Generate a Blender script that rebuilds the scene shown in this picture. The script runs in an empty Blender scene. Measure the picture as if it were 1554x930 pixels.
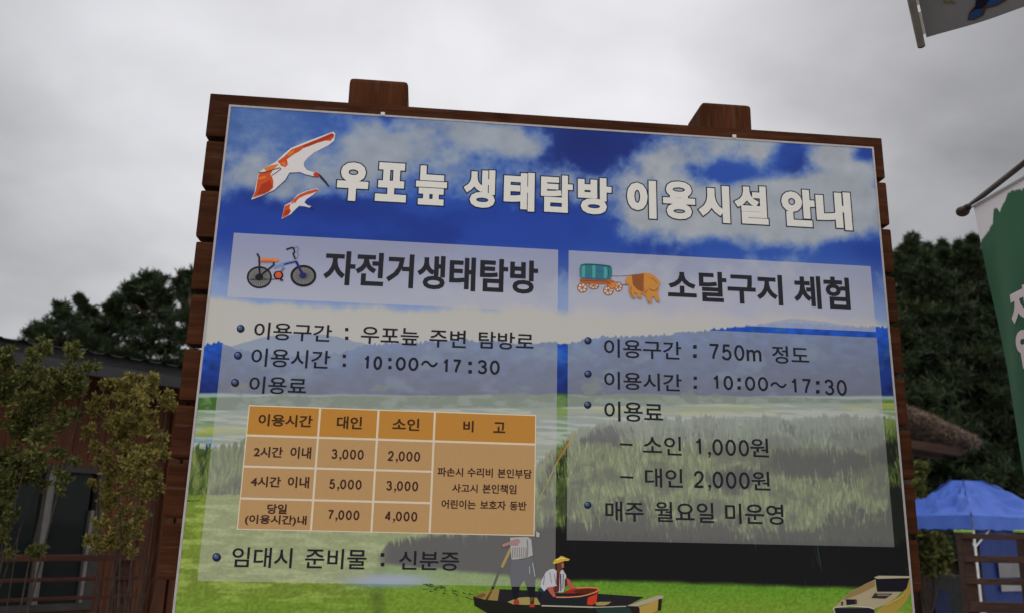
import bpy, bmesh, math, random
import numpy as np
from mathutils import Vector, Matrix
from mathutils.geometry import delaunay_2d_cdt

random.seed(7)
rng = np.random.default_rng(11)
SC = bpy.context.scene
COL = SC.collection
R = math.radians

# ------------------------------------------------------------------ camera
FPX, PITCH, ROLL, YAW, DIST = 1324.0656, R(14.43003), R(1.26803), R(5.50439), 3.5
CX, CY, EYE = 777.0, 465.0, 1.6
_cp, _sp = math.cos(PITCH), math.sin(PITCH)
_c, _s = math.cos(ROLL), math.sin(ROLL)
FW = np.array([0, _cp, _sp])
RT = _c * np.array([1.0, 0, 0]) + _s * np.array([0, -_sp, _cp])
UP = -_s * np.array([1.0, 0, 0]) + _c * np.array([0, -_sp, _cp])
cam = bpy.data.cameras.new("camera")
cam.sensor_width = 36.0
cam.sensor_fit = 'HORIZONTAL'
cam.lens = FPX / 1554.0 * 36.0
cam.clip_start, cam.clip_end = 0.05, 3000
cam.dof.use_dof = True
cam.dof.focus_distance = 3.6
cam.dof.aperture_fstop = 2.6
cam_o = bpy.data.objects.new("camera", cam)
COL.objects.link(cam_o)
cam_o.matrix_world = Matrix(((RT[0], UP[0], -FW[0], 0), (RT[1], UP[1], -FW[1], 0),
                             (RT[2], UP[2], -FW[2], EYE), (0, 0, 0, 1)))
SC.camera = cam_o

# ------------------------------------------------------------------ sky, sun, exposure
SUN_EL, SUN_AZ = R(58), R(10)
SKY_GAIN = 1.0
world = bpy.data.worlds.new("World")
SC.world = world
world.use_nodes = True
wt = world.node_tree
wn, wl = wt.nodes, wt.links
wn.clear()
def W(t, **k):
    n = wn.new(t)
    for a, b in k.items():
        setattr(n, a, b)
    return n
def wmath(op, a, b=None, clamp=False):
    n = W('ShaderNodeMath', operation=op, use_clamp=clamp)
    for i, v in enumerate((a, b)):
        if v is None: continue
        if isinstance(v, (int, float)): n.inputs[i].default_value = v
        else: wl.new(v, n.inputs[i])
    return n.outputs[0]
sky = W('ShaderNodeTexSky', sky_type='NISHITA', sun_disc=False)
sky.sun_elevation, sky.sun_rotation = SUN_EL, SUN_AZ
sky.air_density, sky.dust_density = 1.5, 4.0
tc = W('ShaderNodeTexCoord')
sep = W('ShaderNodeSeparateXYZ'); wl.new(tc.outputs['Generated'], sep.inputs[0])
den = wmath('ADD', wmath('MAXIMUM', sep.outputs[2], 0.0), 0.28)
comb = W('ShaderNodeCombineXYZ')
wl.new(wmath('DIVIDE', sep.outputs[0], den), comb.inputs[0])
wl.new(wmath('DIVIDE', sep.outputs[1], den), comb.inputs[1])
def cloud_noise(scale, detail, rough, off):
    mp = W('ShaderNodeMapping'); mp.inputs['Location'].default_value = off
    wl.new(comb.outputs[0], mp.inputs[0])
    n = W('ShaderNodeTexNoise'); n.inputs['Scale'].default_value = scale
    n.inputs['Detail'].default_value = detail; n.inputs['Roughness'].default_value = rough
    n.inputs['Distortion'].default_value = 0.25
    wl.new(mp.outputs[0], n.inputs['Vector'])
    return n.outputs['Fac']
n1 = cloud_noise(1.1, 3, 0.45, (3.1, 1.7, 0))
n2 = cloud_noise(3.4, 6, 0.5, (0.4, 5.2, 0))
def toward(px, py):
    d = FW * FPX + RT * (px - CX) - UP * (py - CY)
    return d / np.linalg.norm(d)
def dirdot(v):
    n = W('ShaderNodeVectorMath', operation='DOT_PRODUCT')
    n.inputs[1].default_value = tuple(v)
    wl.new(tc.outputs['Generated'], n.inputs[0])
    return n.outputs['Value']
glow = W('ShaderNodeMapRange', interpolation_type='SMOOTHSTEP'); glow.inputs['From Min'].default_value = 0.80
glow.inputs['From Max'].default_value = 1.0
wl.new(dirdot(toward(690, 210)), glow.inputs['Value'])
back_fill = W('ShaderNodeMapRange', interpolation_type='SMOOTHSTEP'); back_fill.inputs['From Min'].default_value = -0.3
back_fill.inputs['From Max'].default_value = 0.9
wl.new(dirdot(np.array([0, -0.75, 0.66])), back_fill.inputs['Value'])  # extra sky brightness behind the camera, added as fill light on the board
lum = wmath('ADD', wmath('MULTIPLY', wmath('SUBTRACT', n1, 0.5), 4.6),
            wmath('MULTIPLY', wmath('SUBTRACT', n2, 0.5), 4.0))
lum = wmath('ADD', lum, wmath('ADD', wmath('MULTIPLY', glow.outputs[0], 3.6), 4.3))
lum = wmath('ADD', lum, wmath('MULTIPLY', back_fill.outputs[0], 7.6))
dk = W('ShaderNodeMapRange', interpolation_type='SMOOTHSTEP'); dk.inputs['From Min'].default_value = 0.93
dk.inputs['From Max'].default_value = 1.0
wl.new(dirdot(toward(1560, 130)), dk.inputs['Value'])
lum = wmath('SUBTRACT', lum, wmath('MULTIPLY', dk.outputs[0], 1.5))
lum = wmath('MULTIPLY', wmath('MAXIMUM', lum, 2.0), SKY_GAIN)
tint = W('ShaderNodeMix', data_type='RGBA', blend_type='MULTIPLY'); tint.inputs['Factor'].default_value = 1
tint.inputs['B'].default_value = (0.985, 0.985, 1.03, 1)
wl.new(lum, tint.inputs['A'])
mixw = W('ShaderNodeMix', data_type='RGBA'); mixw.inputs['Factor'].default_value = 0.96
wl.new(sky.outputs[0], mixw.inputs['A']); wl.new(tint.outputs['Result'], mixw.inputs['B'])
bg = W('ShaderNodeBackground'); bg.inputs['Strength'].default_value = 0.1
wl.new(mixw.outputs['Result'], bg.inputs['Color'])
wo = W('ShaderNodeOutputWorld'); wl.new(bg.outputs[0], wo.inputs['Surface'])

sun = bpy.data.lights.new("sun", 'SUN')
sun.energy, sun.angle, sun.color = 0.5, R(25), (1.0, 0.97, 0.92)
sun_o = bpy.data.objects.new("sun", sun)
COL.objects.link(sun_o)
sd = Vector((math.sin(SUN_AZ) * math.cos(SUN_EL), math.cos(SUN_AZ) * math.cos(SUN_EL), math.sin(SUN_EL)))
sun_o.rotation_euler = (-sd).to_track_quat('-Z', 'Y').to_euler()
sun_o.location = (0, 0, 30)
vs = SC.view_settings
vs.view_transform, vs.look, vs.gamma, vs.use_curve_mapping, vs.exposure = 'Standard', 'None', 1, False, 0.0

# ------------------------------------------------------------------ measuring helpers
U = np.array([math.cos(YAW), math.sin(YAW), 0.0])      # along the board
N = np.array([-math.sin(YAW), math.cos(YAW), 0.0])     # away from the camera
Z = np.array([0, 0, 1.0])
O = np.array([0, 0, EYE])
def ray(px, py):
    return FW * FPX + RT * (px - CX) - UP * (py - CY)
def G(px, py, y):                                      # point of the view ray at world depth y
    d = ray(px, py); return O + d * (y / d[1])
def GZ(px, py, z):                                     # point of the view ray at world height z
    d = ray(px, py); return O + d * ((z - EYE) / d[2])
def P(px, py, off=0.0):                                # measured on the board's plane: (along, height above eye)
    d = ray(px, py); d = d * ((DIST - off) / (d @ N))
    return float(d @ U), float(d[2])
def BW(a, z, off=0.0):                                 # board coordinates -> world
    return O + U * a + N * (DIST - off) + Z * z
def PL(p0, n, px, py):                                 # view ray with any plane
    d = ray(px, py); return O + d * (((p0 - O) @ n) / (d @ n))

# ------------------------------------------------------------------ object helpers
def root_loc(o):
    p = np.zeros(3)
    while o is not None:
        p = p + np.array(o.location); o = o.parent
    return p
def tag(o, label=None, cat=None, group=None, kind=None):
    if label: o['label'] = label
    if cat: o['category'] = cat
    if group: o['group'] = group
    if kind: o['kind'] = kind
    return o
def thing(name, loc, label, cat, group=None):
    o = bpy.data.objects.new(name, None)
    o.empty_display_size = 0.2
    COL.objects.link(o); o.location = tuple(float(v) for v in loc)
    return tag(o, label, cat, group)
def mesh_obj(name, verts, faces, mats, parent=None, mi=None, smooth=False):
    v = np.asarray(verts, dtype=float).reshape(-1, 3)
    if parent is not None: v = v - root_loc(parent)
    me = bpy.data.meshes.new(name)
    me.from_pydata(v.tolist(), [], faces)
    for m in (mats if isinstance(mats, (list, tuple)) else [mats]): me.materials.append(m)
    if mi is not None: me.polygons.foreach_set('material_index', mi)
    if smooth: me.polygons.foreach_set('use_smooth', [True] * len(me.polygons))
    me.update()
    o = bpy.data.objects.new(name, me)
    COL.objects.link(o)
    if parent is not None: o.parent = parent
    return o
def bm_obj(name, bm, mats, parent=None, smooth=False):
    bmesh.ops.recalc_face_normals(bm, faces=bm.faces)
    if parent is not None:
        bmesh.ops.translate(bm, verts=bm.verts, vec=Vector(-root_loc(parent)))
    me = bpy.data.meshes.new(name)
    bm.to_mesh(me); bm.free()
    for m in (mats if isinstance(mats, (list, tuple)) else [mats]): me.materials.append(m)
    if smooth: me.polygons.foreach_set('use_smooth', [True] * len(me.polygons))
    o = bpy.data.objects.new(name, me)
    COL.objects.link(o)
    if parent is not None: o.parent = parent
    return o
def hexa(bm, c):                                       # 8 corners: bottom ring of 4, top ring of 4
    v = [bm.verts.new(tuple(map(float, p))) for p in c]
    for f in ((3, 2, 1, 0), (4, 5, 6, 7), (0, 1, 5, 4), (1, 2, 6, 5), (2, 3, 7, 6), (3, 0, 4, 7)):
        bm.faces.new([v[i] for i in f])
    return v
def box_frame(bm, o, ex, ey, x0, x1, y0, y1, z0, z1, bevel=0.0, seg=2):
    n0 = len(bm.verts)
    c = [o + ex * x + ey * y + Z * z for z in (z0, z1) for x, y in ((x0, y0), (x1, y0), (x1, y1), (x0, y1))]
    vv = hexa(bm, c)
    if bevel > 0:
        es = list({e for v in vv for e in v.link_edges})
        bmesh.ops.bevel(bm, geom=es, offset=bevel, segments=seg, affect='EDGES', profile=0.6)
def tube(bm, pts, rad, n=8, cap=True):
    pts = [np.asarray(p, float) for p in pts]
    rads = rad if isinstance(rad, (list, tuple)) else [rad] * len(pts)
    rings = []
    for i, p in enumerate(pts):
        d = pts[min(i + 1, len(pts) - 1)] - pts[max(i - 1, 0)]
        d = d / (np.linalg.norm(d) + 1e-9)
        a = np.cross(d, [0.31, 0.2, 0.93]); a /= np.linalg.norm(a) + 1e-9
        b = np.cross(d, a)
        rings.append([bm.verts.new(tuple(p + rads[i] * (math.cos(t) * a + math.sin(t) * b)))
                      for t in [2 * math.pi * k / n for k in range(n)]])
    for r0, r1 in zip(rings, rings[1:]):
        for k in range(n):
            bm.faces.new((r0[k], r0[(k + 1) % n], r1[(k + 1) % n], r1[k]))
    if cap:
        bm.faces.new(rings[0][::-1]); bm.faces.new(rings[-1])

# ------------------------------------------------------------------ materials
def lin(c):
    c = np.asarray(c, float)
    return np.where(c <= 0.04045, c / 12.92, ((c + 0.055) / 1.055) ** 2.4)
def new_mat(name):
    m = bpy.data.materials.new(name); m.use_nodes = True
    nt = m.node_tree; return m, nt, nt.nodes['Principled BSDF']
def inp(b, **k):
    for a, v in k.items():
        b.inputs[a.replace('_', ' ')].default_value = v
def noise_mat(name, c0, c1, scale=8.0, rough=0.7, stretch=(1, 1, 1), bump=0.2, spec=0.3, rot=(0, 0, 0), detail=6.0, bdist=0.01, metal=0.0):
    m, nt, b = new_mat(name); nd, lk = nt.nodes, nt.links
    t = nd.new('ShaderNodeTexCoord'); mp = nd.new('ShaderNodeMapping')
    mp.inputs['Scale'].default_value = stretch; mp.inputs['Rotation'].default_value = rot
    lk.new(t.outputs['Object'], mp.inputs[0])
    n = nd.new('ShaderNodeTexNoise'); n.inputs['Scale'].default_value = scale; n.inputs['Detail'].default_value = detail
    n.inputs['Roughness'].default_value = 0.6
    lk.new(mp.outputs[0], n.inputs['Vector'])
    cr = nd.new('ShaderNodeValToRGB')
    cr.color_ramp.elements[0].position, cr.color_ramp.elements[1].position = 0.3, 0.7
    cr.color_ramp.elements[0].color = (*c0, 1); cr.color_ramp.elements[1].color = (*c1, 1)
    lk.new(n.outputs['Fac'], cr.inputs[0]); lk.new(cr.outputs[0], b.inputs['Base Color'])
    inp(b, Roughness=rough, Specular_IOR_Level=spec, Metallic=metal)
    if bump:
        bp = nd.new('ShaderNodeBump'); bp.inputs['Strength'].default_value = bump; bp.inputs['Distance'].default_value = bdist
        lk.new(n.outputs['Fac'], bp.inputs['Height']); lk.new(bp.outputs[0], b.inputs['Normal'])
    return m
def wood_mat(name, c0, c1, c2, stretch=(0.8, 14, 14), rot=(0, 0, 0), rough=0.62, spec=0.25, knots=0.0, kstretch=(1.0, 2.2, 2.2)):
    m, nt, b = new_mat(name); nd, lk = nt.nodes, nt.links
    t = nd.new('ShaderNodeTexCoord'); mp = nd.new('ShaderNodeMapping')
    mp.inputs['Scale'].default_value = stretch; mp.inputs['Rotation'].default_value = rot
    lk.new(t.outputs['Object'], mp.inputs[0])
    n = nd.new('ShaderNodeTexNoise'); n.inputs['Scale'].default_value = 2.2; n.inputs['Detail'].default_value = 8
    n.inputs['Roughness'].default_value = 0.65; n.inputs['Distortion'].default_value = 0.6
    lk.new(mp.outputs[0], n.inputs['Vector'])
    n2 = nd.new('ShaderNodeTexNoise'); n2.inputs['Scale'].default_value = 1.7; n2.inputs['Detail'].default_value = 3
    lk.new(t.outputs['Object'], n2.inputs['Vector'])
    cr = nd.new('ShaderNodeValToRGB'); e = cr.color_ramp.elements
    e[0].position, e[0].color = 0.28, (*c0, 1); e[1].position, e[1].color = 0.72, (*c2, 1)
    x = e.new(0.5); x.color = (*c1, 1)
    lk.new(n.outputs['Fac'], cr.inputs[0])
    mx = nd.new('ShaderNodeMix'); mx.data_type = 'RGBA'; mx.blend_type = 'MULTIPLY'; mx.inputs['Factor'].default_value = 0.55
    cr2 = nd.new('ShaderNodeValToRGB'); cr2.color_ramp.elements[0].position = 0.35; cr2.color_ramp.elements[1].position = 0.65
    cr2.color_ramp.elements[0].color = (0.6, 0.57, 0.57, 1); cr2.color_ramp.elements[1].color = (1.25, 1.2, 1.15, 1)
    lk.new(n2.outputs['Fac'], cr2.inputs[0])
    lk.new(cr.outputs[0], mx.inputs['A']); lk.new(cr2.outputs[0], mx.inputs['B'])
    col_out = mx.outputs['Result']
    if knots:                                            # dark knots and weathered, worn patches
        m2 = nd.new('ShaderNodeMapping'); m2.inputs['Scale'].default_value = kstretch; lk.new(t.outputs['Object'], m2.inputs[0])
        vo = nd.new('ShaderNodeTexVoronoi'); vo.inputs['Scale'].default_value = knots; lk.new(m2.outputs[0], vo.inputs['Vector'])
        kr = nd.new('ShaderNodeValToRGB'); kr.color_ramp.elements[0].position = .05; kr.color_ramp.elements[1].position = .16
        kr.color_ramp.elements[0].color = (.3, .28, .26, 1); kr.color_ramp.elements[1].color = (1, 1, 1, 1)
        lk.new(vo.outputs['Distance'], kr.inputs[0])
        k2 = nd.new('ShaderNodeMix'); k2.data_type = 'RGBA'; k2.blend_type = 'MULTIPLY'; k2.inputs['Factor'].default_value = .8
        lk.new(col_out, k2.inputs['A']); lk.new(kr.outputs[0], k2.inputs['B'])
        wn_t = nd.new('ShaderNodeTexNoise'); wn_t.inputs['Scale'].default_value = 5; wn_t.inputs['Detail'].default_value = 6; lk.new(mp.outputs[0], wn_t.inputs['Vector'])
        wr = nd.new('ShaderNodeValToRGB'); wr.color_ramp.elements[0].position = .58; wr.color_ramp.elements[1].position = .8
        wr.color_ramp.elements[0].color = (0, 0, 0, 1); wr.color_ramp.elements[1].color = (.35, .35, .35, 1); lk.new(wn_t.outputs['Fac'], wr.inputs[0])
        k3 = nd.new('ShaderNodeMix'); k3.data_type = 'RGBA'; lk.new(wr.outputs[0], k3.inputs['Factor']); lk.new(k2.outputs['Result'], k3.inputs['A'])
        k3.inputs['B'].default_value = (.16, .10, .07, 1)
        col_out = k3.outputs['Result']
    lk.new(col_out, b.inputs['Base Color'])
    inp(b, Roughness=rough, Specular_IOR_Level=spec)
    bp = nd.new('ShaderNodeBump'); bp.inputs['Strength'].default_value = 0.35; bp.inputs['Distance'].default_value = 0.004
    lk.new(n.outputs['Fac'], bp.inputs['Height']); lk.new(bp.outputs[0], b.inputs['Normal'])
    return m
def leaf_mat(name, c0, c1, c2, rough=0.55, trans=0.25):
    m, nt, b = new_mat(name); nd, lk = nt.nodes, nt.links
    g = nd.new('ShaderNodeNewGeometry')
    cr = nd.new('ShaderNodeValToRGB'); e = cr.color_ramp.elements
    e[0].position, e[0].color = 0.0, (*c0, 1); e[1].position, e[1].color = 1.0, (*c2, 1)
    x = e.new(0.55); x.color = (*c1, 1)
    lk.new(g.outputs['Random Per Island'], cr.inputs[0]); lk.new(cr.outputs[0], b.inputs['Base Color'])
    inp(b, Roughness=rough, Specular_IOR_Level=0.2)
    tr = nd.new('ShaderNodeBsdfTranslucent'); lk.new(cr.outputs[0], tr.inputs[0])
    ms = nd.new('ShaderNodeMixShader'); ms.inputs[0].default_value = trans
    out = nd['Material Output']
    lk.new(b.outputs[0], ms.inputs[1]); lk.new(tr.outputs[0], ms.inputs[2]); lk.new(ms.outputs[0], out.inputs['Surface'])
    return m
def attr_mat(name, attr, rough=0.4, spec=0.3, trans=0.0):
    m, nt, b = new_mat(name); nd, lk = nt.nodes, nt.links
    a = nd.new('ShaderNodeAttribute'); a.attribute_name = attr
    lk.new(a.outputs['Color'], b.inputs['Base Color'])
    inp(b, Roughness=rough, Specular_IOR_Level=spec)
    if trans:
        tr = nd.new('ShaderNodeBsdfTranslucent'); lk.new(a.outputs['Color'], tr.inputs[0])
        ms = nd.new('ShaderNodeMixShader'); ms.inputs[0].default_value = trans
        lk.new(b.outputs[0], ms.inputs[1]); lk.new(tr.outputs[0], ms.inputs[2])
        lk.new(ms.outputs[0], nd['Material Output'].inputs['Surface'])
    return m
PRINT_K = 0.62                                          # ink colour = colour read off the photograph / this; vignette darkening stays baked into the ink
INK_ROUGH = 0.5
INK_BAL = np.array([1.0, 0.98, 0.915])
_ink = {}
def ink(r, g, b):
    k = (r, g, b)
    if k not in _ink:
        m, nt, bs = new_mat('ink_%d_%d_%d' % k)
        c = np.clip(lin(np.array(k) / 255.0) / PRINT_K * INK_BAL, 0, 0.85)
        nd, lk = nt.nodes, nt.links
        t = nd.new('ShaderNodeTexCoord'); n = nd.new('ShaderNodeTexNoise'); n.inputs['Scale'].default_value = 60
        lk.new(t.outputs['Object'], n.inputs['Vector'])
        cr = nd.new('ShaderNodeValToRGB')
        cr.color_ramp.elements[0].position, cr.color_ramp.elements[1].position = 0.3, 0.7
        cr.color_ramp.elements[0].color = (*(c * 0.985), 1); cr.color_ramp.elements[1].color = (*np.clip(c * 1.015, 0, 0.9), 1)
        lk.new(n.outputs['Fac'], cr.inputs[0]); lk.new(cr.outputs[0], bs.inputs['Base Color'])
        inp(bs, Roughness=INK_ROUGH, Specular_IOR_Level=0.1)
        _ink[k] = m
    return _ink[k]

# ------------------------------------------------------------------ noise for painting prints
def vnoise(x, y, seed):
    xi, yi = np.floor(x).astype(np.int64), np.floor(y).astype(np.int64)
    xf, yf = x - xi, y - yi
    u, v = xf * xf * (3 - 2 * xf), yf * yf * (3 - 2 * yf)
    def h(a, b):
        n = (a * 374761393 + b * 668265263 + seed * 974634711) & 0x7fffffff
        n = ((n ^ (n >> 13)) * 1274126177) & 0x7fffffff
        n = (n ^ (n >> 16)) & 0xffff
        return n / 65535.0
    return (h(xi, yi) * (1 - u) + h(xi + 1, yi) * u) * (1 - v) + (h(xi, yi + 1) * (1 - u) + h(xi + 1, yi + 1) * u) * v
def fbm(x, y, seed, octv=5, gain=0.5):
    s, a, t = 0, 1.0, 0
    for i in range(octv):
        s = s + a * vnoise(x * 2 ** i, y * 2 ** i, seed + i * 17); t += a; a *= gain
    return s / t
def sst(e0, e1, x):
    t = np.clip((x - e0) / (e1 - e0), 0, 1); return t * t * (3 - 2 * t)
def mixc(c, col, m):
    m = m[..., None]; return c * (1 - m) + np.asarray(col, float) * m

# ================================================================== THE SETTING
M_ground = noise_mat('packed_earth', (0.16, 0.14, 0.12), (0.26, 0.24, 0.21), 3.0, 0.9, bump=0.4, bdist=0.03)
M_pave = noise_mat('pale_concrete', (0.34, 0.33, 0.31), (0.46, 0.45, 0.43), 2.0, 0.85, bump=0.1)
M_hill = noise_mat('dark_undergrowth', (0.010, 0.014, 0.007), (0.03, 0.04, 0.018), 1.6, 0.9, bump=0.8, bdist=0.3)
tag(mesh_obj('ground', [(-900, -900, 0), (900, -900, 0), (900, 900, 0), (-900, 900, 0)], [(0, 1, 2, 3)], M_ground), kind='structure')
tag(mesh_obj('path', [(1.5, 16.5, .004), (14, 16.5, .004), (14, 24.5, .004), (1.5, 24.5, .004)], [(0, 1, 2, 3)], M_pave), kind='structure')
# hillside behind the trees
nx, ny = 80, 30
hx, hy = np.meshgrid(np.linspace(-70, 70, nx), np.linspace(24.5, 75, ny))
rise = sst(-2, 9, hx) * 6.3 + 1.6
hz = rise * sst(24.5, 38, hy) * (0.85 + 0.3 * fbm(hx * 0.2, hy * 0.2, 5, 3)) - 0.02
fc = [(j * nx + i, j * nx + i + 1, (j + 1) * nx + i + 1, (j + 1) * nx + i) for j in range(ny - 1) for i in range(nx - 1)]
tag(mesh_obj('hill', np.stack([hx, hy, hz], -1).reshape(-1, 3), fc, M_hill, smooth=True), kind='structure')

# ================================================================== FOLIAGE
def quads_from(c, d, w, L, W_):                         # centres, long axis, wide axis, length, width
    L = np.asarray(L).reshape(-1, 1); W_ = np.asarray(W_).reshape(-1, 1)
    a = d * L * 0.5; b = w * W_ * 0.5
    v = np.stack([c - a - b * .35, c - a * .1 + b * -1, c + a, c - a * .1 + b], 1)
    return v.reshape(-1, 3)
def unit(v): return v / (np.linalg.norm(v, axis=-1, keepdims=True) + 1e-9)
def tufts(centres, per, length, width, up=0.3, spread=0.4):
    c = np.repeat(np.asarray(centres, float), per, 0); n = len(c)
    d = unit(rng.normal(size=(n, 3)) + np.array([0, 0, up]))
    w = unit(np.cross(d, rng.normal(size=(n, 3))))
    L = length * rng.uniform(0.6, 1.3, n); Wd = width * rng.uniform(0.7, 1.3, n)
    return quads_from(c + d * (L * spread)[:, None], d, w, L, Wd)
def quad_faces(n): return np.arange(n).reshape(-1, 4).tolist()
def in_pad(c, r, n, shell=0.55):
    d = unit(rng.normal(size=(n, 3)))
    t = (shell + (1 - shell) * rng.random((n, 1))) * rng.uniform(0.75, 1.15, (n, 1))
    return np.asarray(c) + d * t * np.asarray(r)
M_pine_a = leaf_mat('pine_needles_dark', (0.016, 0.026, 0.012), (0.032, 0.05, 0.02), (0.06, 0.085, 0.03), trans=0.12)
M_pine_b = leaf_mat('pine_needles_mid', (0.016, 0.025, 0.011), (0.034, 0.05, 0.02), (0.066, 0.085, 0.034), trans=0.12)
M_bark = noise_mat('pine_bark', (0.05, 0.035, 0.025), (0.13, 0.09, 0.065), 9, 0.9, (1, 1, 0.25), bump=0.8)
M_shrub = leaf_mat('olive_leaves', (0.12, 0.11, 0.028), (0.25, 0.215, 0.055), (0.40, 0.33, 0.09), trans=0.3)
M_shrub_g = leaf_mat('green_olive_leaves', (0.045, 0.06, 0.018), (0.11, 0.12, 0.032), (0.24, 0.225, 0.06), trans=0.3)
M_twig = noise_mat('grey_twig', (0.03, 0.022, 0.016), (0.08, 0.06, 0.045), 20, 0.9)

def pine(base, pads, tuft_n, size, mat, label, group, lean=None):
    """pads: (centre xyz, radii xyz) of each needle clump; trunk and limbs are grown to reach them"""
    base = np.asarray(base, float)
    t = thing('pine_tree', base, label, 'pine tree', group)
    top = max((np.asarray(p[0]) for p in pads), key=lambda q: q[2])
    bm = bmesh.new()
    k = 7
    spine = [base + (top - base) * (i / (k - 1)) + np.array([math.sin(i * 1.7 + base[0]) * .12, math.cos(i * 2.1 + base[1]) * .1, 0]) * (0 < i < k - 1) for i in range(k)]
    h = top[2] - base[2]
    rad = [max(0.02, h * 0.018 * (1 - i / (k - .6))) for i in range(k)]
    tube(bm, spine, rad, 8)
    bm_obj('trunk', bm, M_bark, t, True)
    bm = bmesh.new()
    for c, r in pads:
        c = np.asarray(c)
        zz = np.clip((c[2] - base[2] - 0.35 * np.linalg.norm(c[:2] - base[:2])) / h, 0.15, 0.95)
        a = base + (top - base) * zz
        mid = (a + c) / 2 + np.array([0, 0, 0.08 * h * 0.3])
        tube(bm, [a, mid, c], [max(.015, h * .006), max(.012, h * .004), .01], 5, False)
    bm_obj('limb', bm, M_bark, t, True)
    V = [tufts(in_pad(c, np.asarray(r) * np.array([.82, .82, .68]), int(tuft_n * .8), 0.2), 9, size, size * 0.12, 0.5, 0.5) for c, r in pads]
    tips = []
    for c, r in pads:                                    # upswept shoots that break the outline
        r = np.asarray(r)
        for q in range(9):
            d = unit(rng.normal(size=3) * np.array([1, 1, .6]) + np.array([0, 0, .35])); d = d * r
            L = rng.uniform(.95, 1.55)
            for m_ in np.linspace(.5, L, 5):
                tips.append(np.asarray(c) + d * m_ + np.array([0, 0, .25 * r[2] * m_ * m_]))
    V.append(tufts(tips, 10, size * .95, size * .15, .7, .5))
    V = np.concatenate(V)
    mesh_obj('crown', V, quad_faces(len(V)), mat, t)
    return t

def pad_px(x, y, rx, ry, Y, dy=0.0):
    c = G(x, y, Y + dy); s = (Y + dy) / FPX / _cp
    return (c, (rx * s, 0.5 * (rx + ry) * s, ry * s))

# pines behind the timber building (left of the board)
Yp = 17.0
padsA = [pad_px(*q, Yp, d) for q, d in (((48, 508, 14, 7), 0), ((66, 502, 16, 9), -.4), ((84, 498, 14, 12), .2), ((94, 478, 11, 9), 0), ((92, 470, 9, 8), .2),
          ((104, 492, 20, 13), .3), ((118, 506, 22, 13), -.3), ((80, 512, 22, 10), .5), ((104, 522, 30, 12), .2), ((60, 524, 22, 10), -.2), ((136, 522, 20, 12), .1))]
pine((*G(105, 560, Yp)[:2], 0), padsA, 120, 0.135, M_pine_a, 'small leftmost pine with a bushy knob of needles at its tip, behind the dark roof', 'pines behind the timber building')
padsB = [pad_px(*q, Yp + 1, d) for q, d in (((120, 455, 3, 4), 0), ((124, 463, 4, 5), 0), ((129, 472, 6, 5), 0), ((138, 476, 8, 4), .1), ((150, 487, 20, 8), .2), ((132, 490, 16, 9), -.2),
          ((160, 500, 26, 10), 0), ((140, 508, 22, 11), .2), ((165, 518, 28, 12), .3), ((178, 492, 18, 9), -.1), ((172, 470, 5, 3), 0), ((150, 530, 30, 12), 0))]
pine((*G(146, 560, Yp + 1)[:2], 0), padsB, 90, 0.14, M_pine_a, 'thin pine with a single bare curved leader shoot above the dark roof', 'pines behind the timber building')
padsC = [pad_px(*q, Yp + .5, d) for q, d in (((226, 424, 12, 7), 0), ((240, 428, 14, 8), .2), ((214, 436, 12, 8), .1), ((198, 439, 9, 6), 0), ((234, 442, 24, 12), -.2), ((200, 455, 20, 9), .2),
          ((176, 462, 10, 7), 0), ((168, 470, 8, 7), 0), ((222, 462, 26, 13), .4), ((246, 460, 22, 14), -.1), ((186, 478, 22, 10), .2), ((214, 486, 26, 12), .1), ((250, 484, 26, 14), .3),
          ((196, 502, 26, 12), .2), ((232, 508, 30, 14), -.2), ((262, 508, 26, 14), .1), ((206, 526, 34, 14), .4), ((250, 532, 34, 15), .2), ((190, 538, 30, 12), 0), ((160, 545, 30, 10), 0), ((205, 550, 34, 10), .1), ((245, 554, 34, 10), 0), ((272, 560, 26, 10), .2))]
pine((*G(228, 560, Yp + .5)[:2], 0), padsC, 150, 0.15, M_pine_a, 'broad layered pine standing above the dark roof, just left of the board', 'pines behind the timber building')
padsD = [pad_px(*q, Yp, d) for q, d in (((288, 420, 14, 8), 0), ((276, 432, 14, 9), .2), ((300, 426, 20, 12), 0), ((282, 450, 24, 14), .1), ((310, 455, 30, 16), .3), ((284, 480, 26, 16), -.2),
          ((320, 490, 34, 18), .2), ((286, 512, 28, 16), .1), ((330, 520, 34, 18), 0), ((290, 542, 30, 16), .3))]
pine((*G(310, 560, Yp)[:2], 0), padsD, 150, 0.15, M_pine_a, 'pine half hidden behind the left edge of the board', 'pines behind the timber building')

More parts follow.
